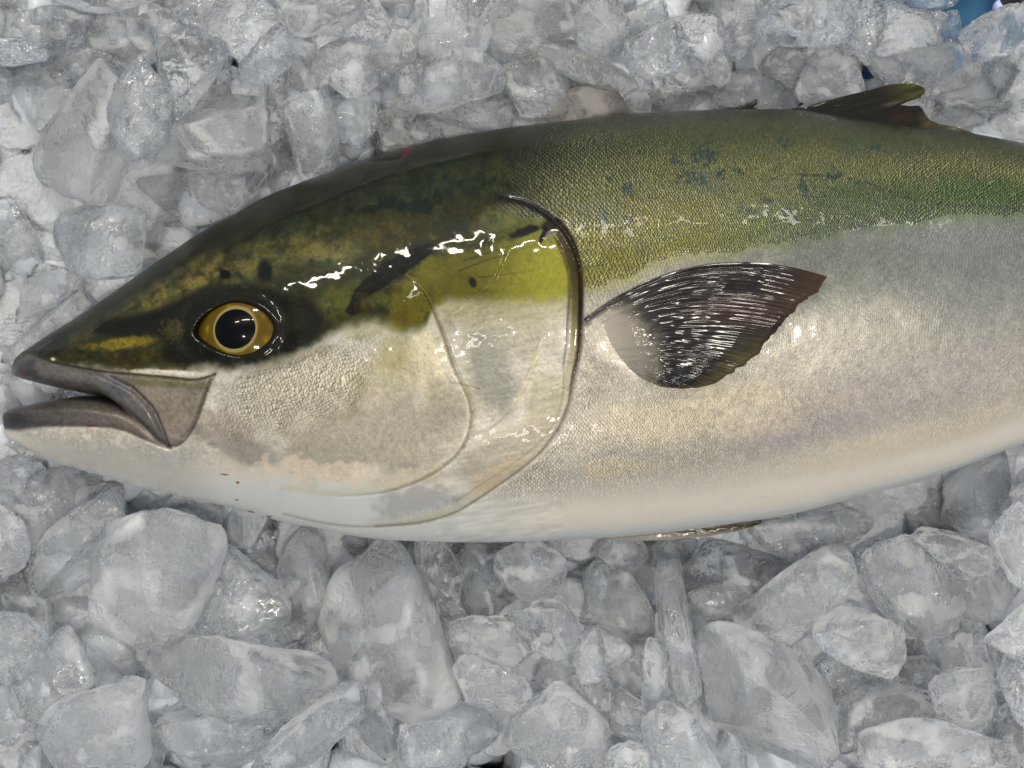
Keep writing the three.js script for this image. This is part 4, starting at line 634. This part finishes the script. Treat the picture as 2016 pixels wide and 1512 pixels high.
T(0, 'clear', [24, 1471, 52, 1448, 95, 1467, 87, 1520, 28, 1520], 'small bluish clear ice piece deep in the lower left corner'); T(1, 'clear', [278, 1448, 302, 1424, 317, 1432, 317, 1520, 274, 1520]); T(0, 'mid', [595, 1269, 635, 1253, 655, 1281, 683, 1321, 659, 1329]); T(2, 'rough', [690, 1348, 734, 1289, 770, 1293, 766, 1337, 774, 1416, 778, 1479, 734, 1487, 710, 1452, 718, 1376]);
// ---- lower middle
T(1, 'rough', [824, 1071, 879, 1075, 907, 1114, 895, 1174, 871, 1154, 840, 1122]); T(1, 'mid', [899, 1122, 915, 1083, 935, 1086, 983, 1134, 990, 1186, 983, 1217, 919, 1221, 899, 1178]); T(2, 'cloudy', [983, 1079, 998, 1069, 1070, 1067, 1102, 1098, 1106, 1138, 1094, 1166, 1022, 1174, 994, 1146], 'rounded square ice lump tucked under the middle of the belly');
T(2, 'mid', [998, 1202, 1054, 1170, 1094, 1174, 1133, 1210, 1145, 1249, 1133, 1281, 1094, 1289, 1014, 1237], 'dome of ice below the rounded square lump'); T(2, 'cloudy', [899, 1241, 931, 1221, 1002, 1229, 1046, 1289, 998, 1313, 931, 1281], 'flat pale ice wedge right of the tallest block'); T(1, 'mid', [860, 1202, 891, 1178, 911, 1217, 903, 1249, 931, 1297, 899, 1313, 875, 1257]);
T(3, 'rough', [903, 1337, 923, 1309, 967, 1301, 1006, 1333, 1034, 1372, 1014, 1392, 975, 1392, 923, 1388], 'glinting rough ice knob right of the foot of the tallest block'); T(3, 'rough', [998, 1456, 1022, 1416, 1054, 1376, 1074, 1352, 1125, 1364, 1169, 1400, 1197, 1440, 1181, 1515, 1022, 1515], 'big rough ice lump at the bottom edge with a bright left flank'); T(3, 'clear', [1133, 1289, 1157, 1249, 1177, 1257, 1189, 1289, 1177, 1333, 1145, 1337], 'small clear upright ice nub in the middle of the lower ice');
T(1, 'cloudy', [1062, 1329, 1074, 1297, 1125, 1293, 1137, 1333, 1113, 1364, 1074, 1348]); T(1, 'cloudy', [1149, 1229, 1165, 1146, 1181, 1114, 1217, 1122, 1256, 1186, 1284, 1229, 1268, 1257, 1197, 1249], 'grey tapering ice lump below the belly, broad at its foot'); T(2, 'rough', [1296, 1186, 1304, 1146, 1332, 1126, 1352, 1210, 1375, 1277, 1363, 1368, 1332, 1337, 1304, 1249], 'narrow ragged upright ice splinter left of the long ridge-backed lump');
T(1, 'mid', [1173, 1086, 1217, 1059, 1256, 1067, 1268, 1098, 1244, 1122, 1197, 1102]); T(0, 'mid', [1276, 1086, 1304, 1063, 1363, 1067, 1352, 1114, 1300, 1126]); T(2, 'mid', [1268, 1289, 1304, 1269, 1320, 1301, 1312, 1348, 1288, 1404, 1268, 1368]); T(1, 'mid', [1205, 1317, 1256, 1297, 1268, 1329, 1260, 1376, 1217, 1348]); T(2, 'mid', [1201, 1400, 1221, 1360, 1256, 1372, 1276, 1428, 1256, 1456, 1205, 1436]);
T(3, 'rough', [1276, 1432, 1320, 1388, 1363, 1412, 1395, 1452, 1419, 1515, 1296, 1515], 'pyramid-like ice lump at the bottom edge left of the ridge-backed one'); T(2, 'mid', [1133, 1337, 1193, 1344, 1201, 1400, 1197, 1440, 1169, 1400, 1137, 1372]); T(2, 'clear', [790, 1440, 871, 1400, 911, 1392, 971, 1396, 975, 1456, 899, 1520, 790, 1520], 'broad dull ice slab at the bottom edge right of the slanting bar'); T(3, 'cloudy', [1197, 1487, 1221, 1467, 1276, 1483, 1268, 1520, 1197, 1520]); T(1, 'clear', [1419, 1456, 1435, 1424, 1459, 1432, 1467, 1520, 1415, 1520]);
// ---- lower right
T(3, 'cloudy', [1385, 1300, 1395, 1262, 1411, 1240, 1456, 1232, 1493, 1247, 1556, 1285, 1586, 1329, 1623, 1396, 1649, 1463, 1645, 1520, 1474, 1520, 1456, 1415, 1400, 1385], 'long ridge-backed ice lump at the bottom right of centre', { sharp: 16, rough: 0.8 }); T(2, 'cloudy', [1448, 1225, 1515, 1158, 1586, 1099, 1642, 1076, 1675, 1099, 1675, 1136, 1656, 1180, 1608, 1221, 1560, 1277, 1512, 1259], 'long pale ice bar slanting up towards the belly on the right', { sharp: 14 });
T(3, 'cloudy', [1601, 1240, 1630, 1221, 1720, 1203, 1749, 1206, 1775, 1247, 1779, 1292, 1749, 1329, 1720, 1314, 1660, 1292, 1616, 1270], 'shield-shaped pale ice lump with a white left rim in the lower right', { rough: 0.6 }); T(2, 'rough', [1701, 1065, 1735, 1058, 1805, 1061, 1865, 1099, 1894, 1136, 1876, 1180, 1839, 1236, 1772, 1247, 1749, 1206, 1723, 1154, 1701, 1106], 'large pitted ice lump with glints above the shield-shaped one'); T(2, 'mid', [1809, 1061, 1868, 1047, 1920, 1065, 1954, 1088, 1958, 1110, 1898, 1132, 1861, 1095]);
T(1, 'mid', [1898, 1136, 1958, 1110, 1991, 1143, 1995, 1166, 1961, 1203, 1913, 1247, 1853, 1244, 1876, 1180], 'dull ice lump at the right, next to the large pitted one'); T(1, 'mid', [1853, 1273, 1879, 1247, 1935, 1259, 1946, 1303, 1950, 1325, 1909, 1325, 1861, 1337]); T(3, 'cloudy', [1842, 1363, 1857, 1337, 1946, 1322, 1958, 1359, 1950, 1422, 1905, 1437, 1853, 1411], 'blocky grey ice cube near the lower right corner', { sharp: 16 });
T(2, 'rough', [1638, 1370, 1668, 1344, 1746, 1337, 1801, 1355, 1839, 1389, 1835, 1407, 1772, 1418, 1735, 1448, 1697, 1489, 1653, 1444], 'faceted ice lump between the ridge-backed lump and the blocky cube'); T(3, 'cloudy', [1735, 1433, 1790, 1411, 1865, 1418, 1920, 1444, 1995, 1470, 1995, 1520, 1697, 1520], 'broad low ice lump at the bottom edge near the right corner'); T(1, 'clear', [1619, 1307, 1642, 1292, 1697, 1303, 1716, 1325, 1668, 1344, 1634, 1374]); T(1, 'mid', [1775, 1311, 1809, 1299, 1846, 1325, 1853, 1337, 1842, 1377, 1772, 1340]);
T(2, 'rough', [1946, 1247, 1980, 1218, 2030, 1185, 2030, 1270, 1980, 1285], 'glinting ice piece on the right edge with a bright white top'); T(2, 'mid', [1958, 1069, 1980, 1006, 2030, 1002, 2030, 1151, 1987, 1128]); T(2, 'cloudy', [1991, 972, 2030, 950, 2030, 990]); T(1, 'rough', [1864, 921, 1964, 890, 1985, 956, 1985, 998, 1954, 1070, 1898, 1046, 1856, 1019], 'dull rough ice lump under the belly at the right edge'); T(0, 'mid', [1720, 972, 1757, 957, 1839, 940, 1868, 987, 1853, 1024, 1809, 1058, 1735, 1035]);
T(1, 'rough', [1497, 1039, 1530, 1017, 1660, 991, 1694, 1006, 1682, 1039, 1638, 1076, 1578, 1095, 1549, 1084], 'crumbly ice lump behind the pelvic fin, half under the belly'); T(1, 'mid', [1356, 1122, 1395, 1071, 1443, 1071, 1554, 1110, 1494, 1154, 1375, 1154]); T(1, 'rough', [1367, 1170, 1395, 1154, 1482, 1142, 1490, 1174, 1451, 1217, 1395, 1213]); T(2, 'clear', [1969, 1340, 1980, 1307, 2030, 1299, 2030, 1433, 1995, 1392]); T(1, 'mid', [1958, 1430, 1991, 1396, 2030, 1450, 2030, 1520, 1995, 1470]);
T(0, 'mid', [-30, 720, 60, 715, 190, 740, 240, 790, 160, 840, 60, 840, -30, 810], 'ice lump seen through the open mouth of the fish'); T(0, 'mid', [-30, 610, 30, 630, 40, 700, 0, 730, -30, 720]); T(0, 'rough', [-30, 820, 10, 840, 60, 885, 50, 910, -30, 905]);

// ---- pieces between and below: single ones as far as they show, the rest of the bed as one mass
function randomOutline(cx, cz, r, R) { const n = 5 + Math.floor(R() * 4), a0 = R() * 6, st = 0.7 + 0.6 * R(), an = R() * 3, p = []; for (let i = 0; i < n; i++) { const a = a0 + (i + 0.5 * R()) / n * 6.283, rr = r * (0.75 + 0.4 * R()); const x = Math.cos(a) * rr * st, z = Math.sin(a) * rr / st; p.push([cx + x * Math.cos(an) - z * Math.sin(an), cz + x * Math.sin(an) + z * Math.cos(an)]); } return p; }
const R0 = rng(4242); const open = (x, z) => z < 110 && x > 1700 + z * 0.8 && x < 2040;
TOP.push(-0.022);
for (let z = -20; z < 1560; z += 132) for (let x = -40; x < 2080; x += 136) {
  const px = x + (R0() - 0.5) * 60 + ((Math.round((z + 20) / 132)) & 1) * 60, pz = z + (R0() - 0.5) * 56; const c = contourDist(px, pz), r = 70 + R0() * 34;
  if (c > 20 || open(px, pz)) continue;
  lump(randomOutline(px, pz, r, R0), 4, ['mid', 'rough', 'clear', 'cloudy'][Math.floor(R0() * 4)], undefined);
}
{
  const R = rng(99), shapes = [];
  const one = (() => { const pl = []; for (let i = 0; i < 13; i++) { const y = 1 - 2 * (i + 0.5) / 13, a = i * 2.4, s = Math.sqrt(1 - y * y); pl.push([Math.cos(a) * s, y, Math.sin(a) * s, 0.0085 * (0.8 + 0.4 * R())]); } return lumpGeo(pl, 11, 5, 1, 6, 0.009); })();
  const spots = [];
  for (let layer = 0; layer < 3; layer++) for (let z = -0.29; z < 0.29; z += 0.0165) for (let x = -0.42; x < 0.83; x += 0.0185) {
    const X = x + (R() - 0.5) * 0.012, Z = z + (R() - 0.5) * 0.012, px = X / S + 1008, pz = Z / S + 756, c = contourDist(px, pz);
    const y = -0.037 - layer * 0.015 + (R() - 0.5) * 0.008 + (px > 2100 || px < -60 || pz < -40 || pz > 1560 ? 0.012 : 0);
    if (px > 1650 && pz < 130 && pz > -260 && px < 2300) { if (layer < 2 || R() < 0.85) continue; }
    const under = c > 0 && px < 3700 ? baseY(px, pz, false) * S : 0;
    spots.push([X, Math.min(y, under > 0 ? -under - 0.004 : 1) - 0, Z]);
  }
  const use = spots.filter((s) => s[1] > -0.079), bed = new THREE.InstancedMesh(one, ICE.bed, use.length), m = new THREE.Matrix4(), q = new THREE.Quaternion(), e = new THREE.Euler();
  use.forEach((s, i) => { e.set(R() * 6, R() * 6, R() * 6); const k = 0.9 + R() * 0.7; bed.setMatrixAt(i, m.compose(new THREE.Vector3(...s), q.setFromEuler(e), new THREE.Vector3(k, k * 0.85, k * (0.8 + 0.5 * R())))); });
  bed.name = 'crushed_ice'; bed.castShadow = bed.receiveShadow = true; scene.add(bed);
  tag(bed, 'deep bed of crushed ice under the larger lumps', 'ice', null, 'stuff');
}
// ---- every piece is named by its own look, or by the named piece it lies beside
{
  const STOP = /\s(at|leaning|with|above|right|touching|left|just|lying|cut|pointing|that|in|below|behind|ending|standing|against|slanting|under|between|tucked|rising|deep|near|next|seen|half|over|level|broad|and|on|by|pointing|a)\b.*|,.*/, LOOK = { mid: 'grey', cloudy: 'pale', clear: 'glassy', rough: 'frosty', dirty: 'dark' };
  const named = all.filter((a) => a.label), count = {}, taken = new Set();
  for (const a of named) { a.short = a.label.replace(STOP, ''); count[a.short] = (count[a.short] ?? 0) + 1; taken.add(a.label); }
  const refs = named.filter((a) => count[a.short] === 1 && a.short.split(' ').length > 2);
  for (const a of all) {
    let label = a.label;
    if (!label) for (const r of refs.map((r) => ({ r, d: Math.hypot(r.cx - a.cx, r.cz - a.cz) })).sort((p, q) => p.d - q.d)) {
      const dx = a.cx - r.r.cx, dz = a.cz - r.r.cz, ang = Math.round(Math.atan2(dz, dx) / (Math.PI / 4)), dir = { 0: 'right of', 1: 'below and right of', 2: 'below', 3: 'below and left of', 4: 'left of', '-4': 'left of', '-3': 'above and left of', '-2': 'above', '-1': 'above and right of' }[ang];
      const l = `${a.small ? 'half-buried' : a.size > 75 ? 'mid-sized' : 'little'} ${LOOK[a.kind]} ice piece ${dir} the ${r.r.short}`;
      if (!taken.has(l)) { label = l; break; }
    }
    taken.add(label); tag(a.m, label, 'ice', 'pieces of ice heaped around the fish');
  }
}
renderer.render(scene, camera);
